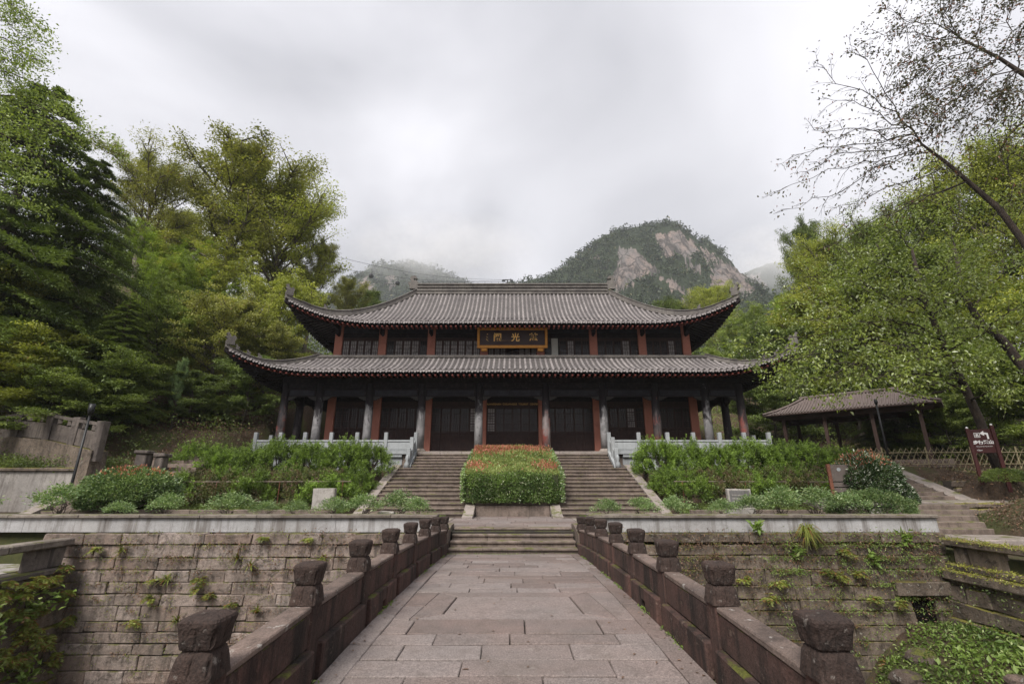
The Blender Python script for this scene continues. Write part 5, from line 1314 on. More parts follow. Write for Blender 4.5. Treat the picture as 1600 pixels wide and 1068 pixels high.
# ------------------------------------------------------------------ shelter
t = thing('open_shelter', 'open wooden shelter with weathered strip roof on slim posts, right of the temple', 'shelter', (17,25,2.7))
a0 = Vector((14.6,27.0,0)); a1 = Vector((20.2,21.6,0)); ux = (a1-a0).normalized(); Ln = (a1-a0).length; vy = Vector((-ux.y,ux.x,0))
if vy.y < 0: vy = -vy
def SH(u, v, z): return a0 + ux*u + vy*v + Vector((0,0,z))
Wd = 4.4; ze = 5.35; zr_ = 6.38
def sbox(u0,u1,v0,v1,z0,z1): 
    pts = [SH(u,v,z) for z in (z0,z1) for (u,v) in ((u0,v0),(u1,v0),(u1,v1),(u0,v1))]
    return MB().raw(pts,[(0,3,2,1),(4,5,6,7),(0,1,5,4),(1,2,6,5),(2,3,7,6),(3,0,4,7)])
M_post = plain('dark_shelter_timber', (.045,.025,.02), .7, .4, 8, .4)
for u in (.9,2.9,5.0,6.9):
    for v in (.6,Wd-.6): sbox(u-.08,u+.08,v-.08,v+.08,2.3,ze-.05).build('post', M_post, t)
for v in (.6,Wd-.6): sbox(.4,Ln-.3,v-.07,v+.07,ze-.28,ze-.06).build('beam', M_post, t)
for u in (.9,2.9,5.0,6.9): sbox(u-.05,u+.05,.68,Wd-.68,ze-.26,ze-.10).build('cross_beam', M_post, t)
sbox(.2,Ln-.1,.2,Wd-.2,2.35,2.72).build('floor_slab', M_step, t)
for v in (.6,Wd-.6): sbox(.98,2.82,v-.15,v+.15,3.10,3.16).build('bench', M_post, t)
# roof: hipped with a kinked upper gable; strips as parts
def rz(v, w=0): q = min(v, Wd-v)/(Wd/2); return ze + (zr_-ze)*(.62*q+.38*q*q)
r0 = 1.45
def stripe(u, front):
    b = MB(); pts=[]
    for k in range(6):
        v = (k/5)*(Wd/2); 
        hip = u < v*.8 or (Ln-u) < v*.8
        if hip: break
        vv = v if front else Wd-v; pts.append(SH(u, vv, rz(vv)+.03))
    if len(pts) > 1: b.ring_tube(pts, .045, 5); return b
rf = MB(); n=24
for fr in (0,1):
    rf.grid(24,6,lambda a,c: (lambda v: SH(min(max(a*Ln, v*.8), Ln-v*.8), v if not fr else Wd-v, rz(v)))(c*Wd/2))
for e_ in (0,1): rf.grid(8,6,lambda a,c: (lambda v: (lambda u: SH(u if not e_ else Ln-u, (v+(Wd-2*v)*a), rz(v)))(v*.8))(c*Wd/2))
rfo = rf.build('roof', M_shroof, t)
for i in range(52):
    for fr in (True, False):
        b = stripe(.05+i*(Ln-.1)/51, fr)
        if b: b.build('roof_strip', M_shroof, rfo)
for e_ in (0,1):
    for i in range(24):
        v0 = .1+i*(Wd-.2)/23; m_ = min(v0, Wd-v0); b = MB(); pts=[]
        for k in range(5): v = m_*k/4; u = v*.8; pts.append(SH(u if not e_ else Ln-u, v0, rz(v)+.03))
        b.ring_tube(pts,.045,5).build('roof_strip', M_shroof, rfo)
b = MB(); b.ring_tube([SH(Wd/2*.8-.2,Wd/2,zr_+.08),SH(Ln-Wd/2*.8+.2,Wd/2,zr_+.08)],.09,6); b.build('ridge_pole', M_shroof, rfo)
for e_ in (0,1):
    for fr in (0,1): MB().ring_tube([SH((v*.8) if not e_ else Ln-v*.8, v if not fr else Wd-v, rz(v)+.07) for v in (0,.7,1.4,Wd/2)],.07,5).build('hip_pole', M_shroof, rfo)
sbox(0,Ln,0,Wd,ze-.05,ze-.012).build('eave_board', M_post, t)
# ------------------------------------------------------------------ bamboo lattice fence
t = thing('bamboo_fence', 'low criss-cross bamboo lattice fence in front of the shelter and hillside', 'fence', (20,21.5,2.5))
f0 = Vector((14.9,21.6,0)); f1 = Vector((26,20.6,0)); uf = (f1-f0).normalized(); Lf = (f1-f0).length
n = 44
for i in range(n):
    for s in (-1,1):
        u = i*Lf/n; a = f0+uf*u; c = f0+uf*(u+s*.62); za = 2.15; 
        MB().ring_tube([(a.x,a.y-.015*s,za),(c.x,c.y-.015*s,za+.98+RM.uniform(-.05,.08))], .010, 5).build('bamboo_slat', M_bamb, t)
for z in (2.45,2.95): MB().ring_tube([(f0.x,f0.y-.04,z),(f1.x,f1.y-.04,z)], .017, 5).build('bamboo_rail', M_bamb, t)
for k in range(7): a = f0+uf*(k*Lf/6); MB().ring_tube([(a.x,a.y,1.8),(a.x,a.y,3.2)], .03, 6).build('fence_post', M_bamb, t)
b = MB(); o = MB().cham(14.5,30,21.0,21.35,1.2,2.12,.05,.03,RM).build('kerb_bank', M_mossw, t)
# ------------------------------------------------------------------ trees
RTt = random.Random(123)
def broadleaf(seed, H=10., R=3.3, base=.28, nl=34, leafn=70, L=.095, flat=.55, trunk=.2, elev=(20,60), pads=.5, top=1.0):
    r = random.Random(seed); g = G(seed); w = MB()
    tp = [Vector((0,0,-.4))]; 
    for k in range(1,9): tp.append(Vector((tp[-1].x*.9+r.uniform(-.15,.15), tp[-1].y*.9+r.uniform(-.15,.15), H*.92*k/8)))
    w.ring_tube(tp, [trunk*(1-.85*k/8) for k in range(9)], 7)
    P0 = []; D0 = []; T0 = []
    for i in range(nl):
        f = base+(.97-base)*((i+.5)/nl)**.9; az = i*2.399+r.uniform(-.4,.4); z0 = f*H*.92; k = f*8; a = tp[int(k)].lerp(tp[min(8,int(k)+1)], k-int(k))
        env = math.sin(math.pi*min(1,(f-base)/(1.06-base)*.82+.22))**.7*R*r.uniform(.7,1.15)
        el = math.radians(elev[0]+(elev[1]-elev[0])*f+r.uniform(-10,12)); dirv = Vector((math.cos(az)*math.cos(el), math.sin(az)*math.cos(el), math.sin(el)))
        pts = [a]; 
        for q in range(5): 
            dirv = (dirv+Vector((r.uniform(-.18,.18),r.uniform(-.18,.18),r.uniform(-.12,.16)))).normalized(); pts.append(pts[-1]+dirv*env/5)
        w.ring_tube(pts, [trunk*.38*(1-.8*q/5)*(1.1-f*.6) for q in range(6)], 5)
        for j in range(11):
            t = r.uniform(.25,1.0); q = t*5; a2 = pts[int(q)].lerp(pts[min(5,int(q)+1)], q-int(q))
            d2 = (dirv + Vector((r.uniform(-1,1),r.uniform(-1,1),r.uniform(-.35,.7)))).normalized(); e2 = a2 + d2*env*r.uniform(.15,.36)
            w.ring_tube([a2, (a2+e2)/2+Vector((0,0,.05)), e2], [.03,.02,.008], 3)
            for c in ((a2+e2)/2, e2):
                n = int(leafn*r.uniform(.5,1.3)); s_ = (env*.085+.17)*(1.25 if pads < .3 else 1); o = nrm(g.normal(size=(n,3)))*(g.uniform(0,1,(n,1))**.45)*np.array([s_,s_,s_*pads]); P0.append(np.array(c)+o); T0.append(np.full(n, g.uniform(0,1)))
                D0.append(o/s_*.7+g.normal(size=(n,3))*.6+np.array([0,0,-.15]))
    P0 = np.concatenate(P0); D0 = np.concatenate(D0)
    v, f, q_ = leafarr(P0, D0, L, .5, g, flat, .25)
    return w.mesh('trunk', True), leafmesh('crown', [(v, f, np.clip(q_*.5+np.repeat(np.concatenate(T0), 4)*.5, 0, 1))])
def conifer(seed, H=10., R=2.8, nl=60, L=.12, base=.08, droop=.25):
    r = random.Random(seed); g = G(seed); w = MB(); w.ring_tube([(0,0,-.4),(0,0,H*.5),(0,0,H)],[.17,.10,.02],7); P0=[];D0=[];T0=[]
    for i in range(nl):
        f = base+(1-base)*(i/nl); az = i*2.399+r.uniform(-.3,.3); ln = R*(1-f)**.75*r.uniform(.75,1.15)+.15; a = Vector((0,0,f*H)); hd = Vector((math.cos(az),math.sin(az),0)); sd = Vector((-hd.y,hd.x,0))
        pts = [a+hd*(ln*t)+Vector((0,0,.28*ln*t-droop*2*ln*t*t+.0)) for t in (0,.25,.5,.75,1)]
        w.ring_tube(pts,[.045*(1-f*.6),.035,.025,.015,.006],4)
        m = int(10+ln*11)
        for j in range(m):
            t = .12+.88*(j+.5)/m; q=t*4; c = pts[int(q)].lerp(pts[min(4,int(q)+1)], q-int(q)); wd = ln*.42*(1-t*.75)+.10
            for s in (-1,1):
                n = 15; u = g.uniform(0,1,n)[:,None]; tw = np.array(sd*s+hd*.75+Vector((0,0,-.10+r.uniform(-.1,.1)))); tw/=np.linalg.norm(tw)
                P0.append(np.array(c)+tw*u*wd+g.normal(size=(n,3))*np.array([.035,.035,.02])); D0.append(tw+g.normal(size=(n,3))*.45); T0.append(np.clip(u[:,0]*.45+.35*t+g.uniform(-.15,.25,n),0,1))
    v, f, q_ = leafarr(np.concatenate(P0), np.concatenate(D0), L, .34, g, .8, .15)
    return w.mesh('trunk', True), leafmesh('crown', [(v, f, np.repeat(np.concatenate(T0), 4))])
def bamboo(seed, H=10.):
    r = random.Random(seed); g = G(seed); w = MB(); P0=[];D0=[]
    for i in range(16):
        b0 = Vector((r.uniform(-1.2,1.2),r.uniform(-1.2,1.2),-.3)); az=r.uniform(0,6.28); lean=r.uniform(.6,2.2); h=H*r.uniform(.75,1.03); pts=[]
        for k in range(9): t=k/8; pts.append(b0+Vector((math.cos(az)*lean*t**2.6,math.sin(az)*lean*t**2.6,h*t-(.5*t**5))))
        w.ring_tube(pts,[.04*(1-.85*k/8) for k in range(9)],5)
        for j in range(60):
            t=.35+.65*r.random(); q=t*8; c=pts[int(q)].lerp(pts[min(8,int(q)+1)],q-int(q)); d=Vector((r.uniform(-1,1),r.uniform(-1,1),r.uniform(-.1,.6))).normalized(); ln=r.uniform(.25,.75)
            n=32; u=g.uniform(0,1,n)[:,None]; P0.append(np.array(c)+np.array(d)*u*ln+np.array([0,0,-.25])*u*u*ln+g.normal(size=(n,3))*.06); D0.append(np.array(d)*.6+np.array([0,0,-.6])+g.normal(size=(n,3))*.45)
    return w.mesh('culm', True), leafmesh('crown', [leafarr(np.concatenate(P0), np.concatenate(D0), .17, .2, g, .5, .2)])
PR_ = {'B0': broadleaf(1), 'B1': broadleaf(2, R=3.8, base=.35, nl=34, elev=(25,65), pads=.45), 'B2': broadleaf(3, R=2.7, nl=34, elev=(35,70), pads=.6, leafn=80),
       'U0': broadleaf(4, H=6, R=3.0, base=.12, nl=26, leafn=80, L=.11, elev=(5,55), pads=.2, trunk=.12), 'U1': broadleaf(5, H=5, R=2.6, base=.15, nl=22, leafn=80, L=.12, elev=(0,50), pads=.18, trunk=.10),
       'C0': conifer(6, R=3.4, nl=95, L=.12), 'C1': conifer(7, R=4.2, nl=90, droop=.30, L=.12), 'M0': bamboo(8)}
HT = {'B0':10,'B1':10,'B2':10,'U0':6,'U1':5,'C0':10,'C1':10,'M0':10}
NM = {'B':'broadleaf_tree','U':'understorey_tree','C':'conifer_tree','M':'bamboo_clump'}; CT = {'B':'tree','U':'tree','C':'conifer','M':'bamboo'}
def tree(px, py, D, kind, mat, label, wf=1., group=None, bark=None):
    Q = P(px, py, D); zb_ = T(Q.x, D)-.1; sc = (Q.z-zb_)/(HT[kind]*1.0)
    t = thing(NM[kind[0]], label, CT[kind[0]], (Q.x, D, zb_), group); t.rotation_euler = (0,0,RTt.uniform(0,6.28)); t.scale = (sc*wf, sc*wf, sc)
    for nm, me, m_ in (('trunk' if kind[0] != 'M' else 'culm', PR_[kind][0], bark or M_barkg), ('crown', PR_[kind][1], mat)):
        o = bpy.data.objects.new(nm, me); COL.objects.link(o); o.parent = t
        if not me.materials: me.materials.append(m_)
        o.material_slots[0].link = 'OBJECT'; o.material_slots[0].material = m_
    return t
GL = 'trees on the slope left of the temple'; GR = 'trees on the slope right of the temple'
tree(85,140,21,'C1',L_dark,'tallest dark layered conifer at the left edge',1.15,GL)
tree(10,330,22,'C0',L_dark,'dark conifer in front at the far left',.9,GL)
tree(160,250,24,'C1',L_dark,'dark green conifer with long drooping tiers, second from the left edge',1.0,GL)
tree(205,470,22,'C0',L_deep,'smaller conifer with pale tips below the tall ones at left',1.1,GL)
tree(250,262,37,'B1',L_olive,'airy broadleaf tree with level branches left of the tallest broadleaf',1.3,GL)
tree(388,240,36,'B0',L_olive,'tallest olive broadleaf tree standing left of the temple roofs',1.4,GL)
tree(455,300,38,'B1',L_yel,'yellow-green broadleaf tree whose crown reaches the upper roof tip',1.2,GL)
tree(500,375,42,'B0',L_olive,'smaller olive tree just behind the upper left roof tip',.8,GL)
tree(262,385,30,'M0',L_bamb,'bright yellow-green feathery bamboo at left centre',1.0,GL)
tree(330,395,31,'M0',L_bamb,'bright bamboo clump below the tallest broadleaf',1.,GL)
tree(215,330,42,'M0',L_bamb,'pale bamboo rising behind the conifers',1.,GL)
tree(440,440,33,'U0',L_yel,'yellowing maple-like tree right behind the lower roof tip',.9,GL)
tree(350,470,28,'U0',L_olive,'layered olive tree left of the lower roof tip',1.,GL)
tree(265,485,26,'U0',L_mid,'layered mid-green tree below the bamboo',1.,GL)
tree(430,520,30,'U1',L_olive,'low olive tree against the gallery columns',1.,GL)
tree(395,560,27,'U1',L_deep,'dark low tree left of the corner column',1.1,GL)
tree(60,440,22.5,'U0',L_olive,'layered olive tree above the old balustrade',1.,GL)
tree(140,500,24,'U0',L_deep,'dark layered tree behind the lamp pole',1.,GL)
tree(-40,400,20.5,'U0',L_yel,'yellow-green tree at the very left edge',1.,GL)
tree(195,560,22,'U1',L_mid,'low mid-green tree right of the lamp pole',1.2,GL)
tree(300,585,25,'U1',L_deep,'low dark tree above the first junipers',1.3,GL)
tree(290,560,24,'B2',L_shrub,'slender pale-leaved sapling in front of the dark undergrowth',.5,GL,M_barkg)
tree(345,620,26,'U1',L_mid,'low bush-like tree near the gallery at left',1.2,GL)
tree(250,640,24,'U1',L_olive,'lowest olive bush-like tree at the top of the old steps',1.2,GL)
tree(545,436,50,'B0',L_olive,'olive tree peeping over the lower roof, left of the upper eave',.9,'trees behind the temple')
tree(585,455,60,'B2',L_deep,'dark distant tree between upper roof and left tree group',1.2,'trees behind the temple')
tree(480,425,48,'B2',L_deep,'dark tree behind the upper left roof tip',1.,'trees behind the temple')
tree(1110,452,62,'B1',L_yel,'yellowish tree seen over the upper right hip ridge',.9,'trees behind the temple')
tree(1050,470,70,'B0',L_deep,'dark green tree low behind the right hip ridge',1.3,'trees behind the temple')
tree(1165,465,46,'M0',L_mid,'feathery green bamboo right of the upper right roof tip',1.2,GR)
tree(1135,505,40,'M0',L_mid,'soft green bamboo mass between the two right roof tips',1.4,GR)
tree(1200,445,44,'M0',L_mid,'light green bamboo crown behind the right slope',1.3,GR)
tree(1245,345,46,'B0',L_deep,'dark round tree standing out against the sky right of the mountain',.55,GR)
tree(1290,370,38,'B0',L_yel,'yellow-green tree right of the dark round tree',.9,GR)
tree(1372,352,36,'B1',L_mid,'tall mid-green tree high on the right slope',.9,GR)
tree(1455,305,32,'B0',L_mid,'tall green tree behind the bare-twigged one',.9,GR)
tree(1550,245,28,'B1',L_yel,'large yellow-green tree near the right edge',.9,GR)
tree(1650,190,26,'B0',L_mid,'green tree half cut by the right edge',.9,GR)
tree(1400,420,30,'U0',L_mid,'broad layered tree above the shelter roof',1.,GR)
tree(1300,460,32,'U0',L_yel,'yellow-green layered tree left above the shelter',1.,GR)
tree(1370,545,27,'C0',L_dark,'small dark conifer right behind the shelter roof',1.3,GR)
tree(1225,520,33,'U0',L_deep,'dark layered tree beside the lower right roof tip',1.,GR)
tree(1490,520,25,'U0',L_mid,'layered light tree behind the trail sign',.9,GR)
tree(1580,560,22,'U1',L_mid,'low light-green tree at the right edge above the fence',1.3,GR)
tree(1560,440,27,'U0',L_yel,'yellow-green tree right of the leaning trunks',1.,GR)
tree(1190,590,31,'U1',L_deep,'low dark tree between gallery and shelter',1.2,GR)
tree(1240,600,33,'M0',L_mid,'thin bamboo stems at the left end of the shelter',1.,GR)
tree(1470,620,24,'U1',L_mid,'low bright bush-like tree behind the fence, left of the sign',1.1,GR)
tree(230,430,33,'M0',L_bamb,'second bright bamboo beside the conifer edge',1.2,GL)
tree(300,430,28,'M0',L_mid,'green bamboo behind the layered olive trees',1.3,GL)
tree(215,395,52,'B0',L_mid,'mid-green tree filling the gap behind the bamboo',1.8,GL)
tree(300,340,54,'B2',L_yel,'yellow-green tree behind the airy broadleaf',1.8,GL)
tree(420,400,46,'M0',L_yel,'yellowish bamboo between the tallest broadleaf and the roof',1.4,GL)
tree(60,520,20.5,'U1',L_yel,'yellow-green low tree above the old balustrade',1.4,GL)
tree(130,590,20.5,'U1',L_mid,'bright green flat-branched low tree just above the lamp pole',1.5,GL)
tree(345,372,33,'M0',L_yel,'yellow-green bamboo hiding the trunk of the tallest broadleaf',1.5,GL)
tree(285,350,35,'M0',L_bamb,'tallest bright bamboo, below the airy broadleaf crown',1.4,GL)
tree(1340,375,46,'B0',L_deep,'dark tree on the ridge left of the tall green trees',1.,GR)
tree(1280,430,36,'M0',L_bamb,'bright bamboo in the middle of the right slope',1.3,GR)
# trees with hand-placed limbs
def limbs(name, label, trunkpts, rads, ends, mat, bark, g, L, per, sub=9, sublen=.9, arch=.12, leafrate=1., flat=.4, wd=.42, droop=-.1, cl=.16):
    r = random.Random(int(g.integers(1e6))); Tp = [Vector(p) for p in trunkpts]; w = MB(); w.ring_tube(Tp, rads, 9)
    t = thing(name, label, 'tree', tuple(Tp[0])); P0=[]; D0=[]; w2 = MB()
    for E, fr in ends:
        q = fr*(len(Tp)-1); i = min(int(q), len(Tp)-2); a = Tp[i].lerp(Tp[i+1], q-i); E = Vector(E); ln = (E-a).length; r0 = max(.018, .30*(rads[i]*(1-(q-i))+rads[i+1]*(q-i)))
        side = Vector((r.uniform(-1,1),r.uniform(-1,1),r.uniform(-.3,.3))).normalized()
        pts = []
        for k in range(11):
            s = k/10; p = a.lerp(E, s) + Vector((0,0,1))*(arch*ln*math.sin(math.pi*s)) + side*(.05*ln*math.sin(2.2*math.pi*s)) + Vector([r.uniform(-.02,.02)*ln for _ in range(3)])*(0<k<10)
            pts.append(p)
        w2.ring_tube(pts, [r0*(1-.88*k/10)+.003 for k in range(11)], 5)
        for j in range(sub):
            s = .25+.75*(j+r.random())/sub; qq = s*10; k = min(9,int(qq)); c = pts[k].lerp(pts[k+1], qq-k); tan = (pts[k+1]-pts[k]).normalized()
            d = (tan*.8+Vector((r.uniform(-1,1),r.uniform(-1,1),r.uniform(-.6,.7)))).normalized(); l2 = sublen*r.uniform(.5,1.2)*(1.15-.5*s)
            tw = [c, c+d*l2*.5+Vector((0,0,.03)), c+d*l2+Vector((0,0,-.06*l2))]; w2.ring_tube(tw,[.010,.007,.003],3)
            for m_ in range(3):
                f2 = r.uniform(.3,1); cc = tw[0].lerp(tw[2], f2); dd = (d+Vector((r.uniform(-1,1),r.uniform(-1,1),r.uniform(-.6,.6)))*.8).normalized(); l3 = l2*.45
                w2.ring_tube([cc, cc+dd*l3],[.005,.002],3)
                n = max(0,int(per*r.uniform(.4,1.4))); 
                if n:
                    u = g.uniform(.1,1.1,n)[:,None]; P0.append(np.array(cc)+np.array(dd)*l3*u+g.normal(size=(n,3))*cl); D0.append(np.array(dd)*.5+g.normal(size=(n,3))*.6+np.array([0,0,droop]))
    w.build('trunk', bark, t, True); w2.build('branches', bark, t)
    fin('crown', [leafarr(np.concatenate(P0), np.concatenate(D0), L, wd, g, flat, .25)], mat, t); return t
def PP(*a): return [P(*q) for q in a]
def EE(g, l): return [(P(x,y,D), f) for x,y,D,f in l]
bz = P(1552,700,18.8); bz.z = T(bz.x, 18.8)-.1
limbs('leaning_tree','bright broad-leaved tree leaning left with its dark trunk rising behind the trail sign',
  [bz]+PP((1530,655,18.7),(1505,600,18.5),(1470,530,18.2),(1440,455,18.),(1425,390,18.)), [.17,.155,.14,.12,.09,.05],
  EE(None,[(1180,556,14.9,.5),(1205,585,14.8,.45),(1225,560,14.8,.5),(1165,572,15.5,.45),(1178,530,15.7,.55),(1185,600,15.2,.4),(1225,470,16,.6),(1260,430,16.5,.7),(1320,385,17,.85),(1390,345,17.5,1.),(1460,345,17.5,1.),(1520,380,16.5,.8),(1570,430,16,.7),(1600,500,15.5,.55),(1230,605,14.6,.4),(1290,590,14.2,.45),(1350,600,14,.4),(1420,605,14.5,.35),
   (1340,500,15,.6),(1390,540,14.4,.5),(1270,540,14.6,.5),(1330,440,16,.7),(1410,450,15.3,.7),(1480,470,15,.7),(1540,510,15,.6),(1300,480,15.4,.6),(1250,500,15.2,.55),(1440,560,14.8,.4),(1370,410,16.4,.8),(1500,430,16,.8),(1540,570,15.5,.4),(1590,600,15.5,.3)]),
  L_bright, M_bark, G(501), .135, 12, 12, 1.3, .04, flat=.55, wd=.5, cl=.17, droop=-.35)
b2 = P(1640,640,20); b2.z = T(b2.x,20)-.1
limbs('leaning_tree','second leaning tree with thick dark trunk entering from the right edge, behind the first',
  [b2]+PP((1600,575,20),(1565,530,20),(1530,500,19.8),(1505,460,19.5),(1490,380,19.5)), [.22,.2,.17,.14,.1,.05],
  EE(None,[(1440,330,19,1.),(1500,300,19,1.),(1560,330,19,.9),(1600,400,18.5,.7),(1460,400,18.5,.8),(1540,420,18,.7),(1580,480,18,.5),(1420,470,18,.7),(1480,520,17.8,.5)]),
  L_mid, M_bark, G(502), .13, 9, 12, 1.5, .05, flat=.55, wd=.5, cl=.2, droop=-.3)
b3 = P(1760,640,12.6); b3.z = T(b3.x,12.6)-.1
limbs('bare_twigged_tree','thin-leaved tree arching in from the right edge with long bare twigs against the sky',
  [b3]+PP((1690,500,12.6),(1600,378,12.8),(1560,325,12.9),(1520,290,13.),(1480,255,13.1),(1440,225,13.2),(1425,200,13.2)), [.17,.14,.095,.085,.07,.055,.035,.02],
  EE(None,[(1268,98,12.6,1.),(1232,243,12.4,.92),(1213,300,12.4,.85),(1222,332,12.6,.8),(1290,150,12.6,1.),(1250,270,12.3,.9),(1262,205,12.6,.97),(1300,340,12.8,.7),(1325,65,12.8,.97),(1345,250,12.,.9),(1300,215,12.2,.95),
   (1290,385,13,.6),(1350,350,13,.6),(1400,300,12.6,.75)]),
  L_bare, M_bark, G(503), .11, 3.2, 10, .8, .02, flat=.2, wd=.45, cl=.10, droop=-.5)
b4 = P(1800,620,12.); b4.z = T(b4.x,12.)-.1
limbs('dark_leaved_tree','dark reddish-leaved tree filling the upper right corner against the sky',
  [b4]+PP((1740,400,12.),(1690,220,12.1),(1620,130,12.2),(1560,90,12.3),(1500,60,12.3)), [.2,.17,.12,.08,.05,.03],
  EE(None,[(1390,20,12,1.),(1365,60,12,1.),(1400,110,12,.95),(1440,150,12,.9),(1470,10,12,1.),(1540,-10,12,.9),(1380,150,12.2,.9),(1420,190,12,.8),(1480,190,11.8,.8),(1540,200,11.8,.7),(1590,60,11.8,.7),(1600,180,11.8,.6),(1450,80,11.6,.95),(1510,120,11.6,.8),(1560,150,11.6,.7),
   (1420,250,12,.75),(1480,250,12,.7),(1560,260,12,.55),(1600,290,12,.5),(1380,220,12,.8),(1340,290,12.4,.7),(1440,-40,12,1.),(1600,-20,12,.8),(1640,40,12,.6)]),
  L_bare, M_twig, G(504), .11, 12, 12, .95, .05, flat=.15, wd=.45, cl=.12, droop=-.4)
b5 = P(-190,700,14.); b5.z = T(b5.x,14.)-.1
limbs('tall_broadleaf','tall broadleaf tree reaching in from the left edge high above the conifers',
  [b5]+PP((-150,500,14),(-100,300,14.2),(-60,150,14.4),(-20,60,14.6),(0,-60,14.8)), [.3,.26,.2,.14,.09,.04],
  EE(None,[(45,35,14.5,.9),(70,100,14.2,.8),(60,70,14.4,.85),(30,150,14.2,.75),(95,150,14.2,.7),(10,100,14,.8),(120,205,14.6,.65),(60,215,14,.6),(10,200,13.8,.65),(20,20,14.6,.95),(0,-30,14.6,1.),(185,240,16,.6),(150,215,15.6,.62),(30,265,13.8,.5),(80,260,14.2,.55),(0,300,13.6,.45),(40,310,13.8,.45),(-30,120,14,.75),(-20,230,13.6,.55)]),
  L_mid, M_bark, G(505), .12, 15, 12, 1.0, .05, flat=.4, wd=.48, cl=.17)
# undergrowth and litter on the two slopes (nobody could count it)
g = G(71)
def under(x0,x1,y0,y1,n,nm,mat,hgt,L,test=lambda x,y: True, cl=.35, m=22):
    P0=[]; 
    for i in range(n):
        x=g.uniform(x0,x1); y=g.uniform(y0,y1)
        if not test(x,y): continue
        z=T(x,y); c=np.array([x,y,z+g.uniform(0,hgt)]); P0.append(c+g.normal(size=(m,3))*np.array([cl,cl,cl*.5]))
    P0=np.concatenate(P0); D0=g.normal(size=P0.shape)+np.array([0,-.2,.2]); o=link(nm, leafmesh(nm,[leafarr(P0,D0,L,.5,g,.5,.2)]), mat); o['kind']='stuff'
under(-34,-13.8,20.5,44,1500,'undergrowth',L_deep,.9,.13,lambda x,y: not(-15.5<x<-12 and y<21.5))
under(-30,-14,20,36,900,'leaf_litter',L_dry,.05,.10,lambda x,y: True,.5,30)
under(-28,-15.4,17.9,19.6,500,'undergrowth',L_deep,.35,.09,lambda x,y: True,.22)
under(14,40,27,46,1000,'undergrowth',L_mid,.9,.13)
under(17.2,34,21.9,27,450,'undergrowth',L_mid,.4,.11,lambda x,y: (x-14.6)*5.4+(y-27)*5.6 > 22)
under(13,34,17.6,27,700,'leaf_litter',L_dry,.03,.09,lambda x,y: x>17.1 or y>21.5,.4,30)
under(13.2,22,13.6,16.3,500,'leaf_litter',L_dry,.02,.07,lambda x,y: x>15.2,.3,26)
under(-22,-13.3,17.7,18.6,200,'undergrowth',L_deep,.3,.08,lambda x,y: x<-15.4,.2)
# far woods
P0=[];g=G(72)
for i in range(7000):
    a=g.uniform(-1.25,1.25); D=g.uniform(46,150); x=math.tan(a)*D
    if abs(x)<6 and D<70: continue
    y=D; z=T(x,y)+g.uniform(0,3.5+.02*D); c=np.array([x,y,z]); k=1+D*.008; P0.append(c+g.normal(size=(26,3))*np.array([.9,.9,.6])*k)
for i in range(3200):
    x=g.uniform(24,95)*g.choice([-1,1]); y=g.uniform(-6,60)
    if abs(x) < 30 and y > 10: continue
    z=T(x,y)+abs(g.normal(0,2.2)); P0.append(np.array([x,y,z])+g.normal(size=(26,3))*np.array([.8,.8,.5]))
P0=np.concatenate(P0); o=link('far_woods', leafmesh('far_woods',[leafarr(P0,g.normal(size=P0.shape),np.clip(P0[:,1]*.006,.25,1.),.55,g,.4,.2)]), L_deep); o['kind']='stuff'
# ------------------------------------------------------------------ mountains
def inpoly(x, y, poly):
    c = False; n = len(poly)
    for i in range(n):
        x1,y1 = poly[i]; x2,y2 = poly[(i+1)%n]
        if (y1 > y) != (y2 > y) and x < (x2-x1)*(y-y1)/(y2-y1)+x1: c = not c
    return c
def proj(x, y, z):
    dz = z-CAMZ; zc = y*CP+dz*SP; v = (dz*CP-y*SP)/zc; return 800+FPX*(x+.02)/zc, 534-FPX*v
from mathutils import noise as mn
def fbm(x, y, z=0, o=5): return mn.fractal(Vector((x,y,z)), 1.0, 2.0, o)
def mountain(name, sil, D, y0, zbase, rocks, nx_, seed, amp):
    xs_ = []; pw = [P(px,py,D) for px,py in sil]
    X0, X1 = pw[0].x, pw[-1].x; ny_ = 90; V = []; R_ = []
    def crest(x):
        for a,b in zip(pw,pw[1:]):
            if a.x <= x <= b.x: t=(x-a.x)/(b.x-a.x); return a.z+(b.z-a.z)*t
        return pw[-1].z
    for j in range(ny_+1):
        v = j/ny_; y = y0+(D-y0)*min(v/.8,1) + max(0,v-.8)/.2*80
        for i in range(nx_+1):
            x = X0+(X1-X0)*i/nx_; s = min(v/.8,1); c = crest(x)
            sh = s**1.05 if v <= .8 else 1-((v-.8)/.2)**2*.9
            z = zbase+(c-zbase)*sh; n1 = fbm(x*.018+seed, y*.018, 0, 6); n2 = abs(fbm(x*.03+seed*2, y*.012, 3, 4))
            k = math.sin(math.pi*min(1,s))**.6
            z += amp*(n1*1.0-n2*1.3)*k + fbm(x*.09,y*.09,seed)*amp*.10
            px_, py_ = proj(x*y/y, y, z); 
            jx = px_+fbm(x*.12,z*.12,1)*7; jy = py_+fbm(x*.12,z*.12,9)*6
            r = 1. if any(inpoly(jx,jy,p) for p in rocks) and v <= .82 else 0.
            if r: z -= 2.2; y_ = y
            V.append((x, y, z)); R_.append(r)
    V = np.array(V); idx = np.arange((nx_+1)*(ny_+1)).reshape(ny_+1, nx_+1)
    F = np.stack([idx[:-1,:-1],idx[:-1,1:],idx[1:,1:],idx[1:,:-1]],-1).reshape(-1,4)
    return V, F, np.array(R_), idx
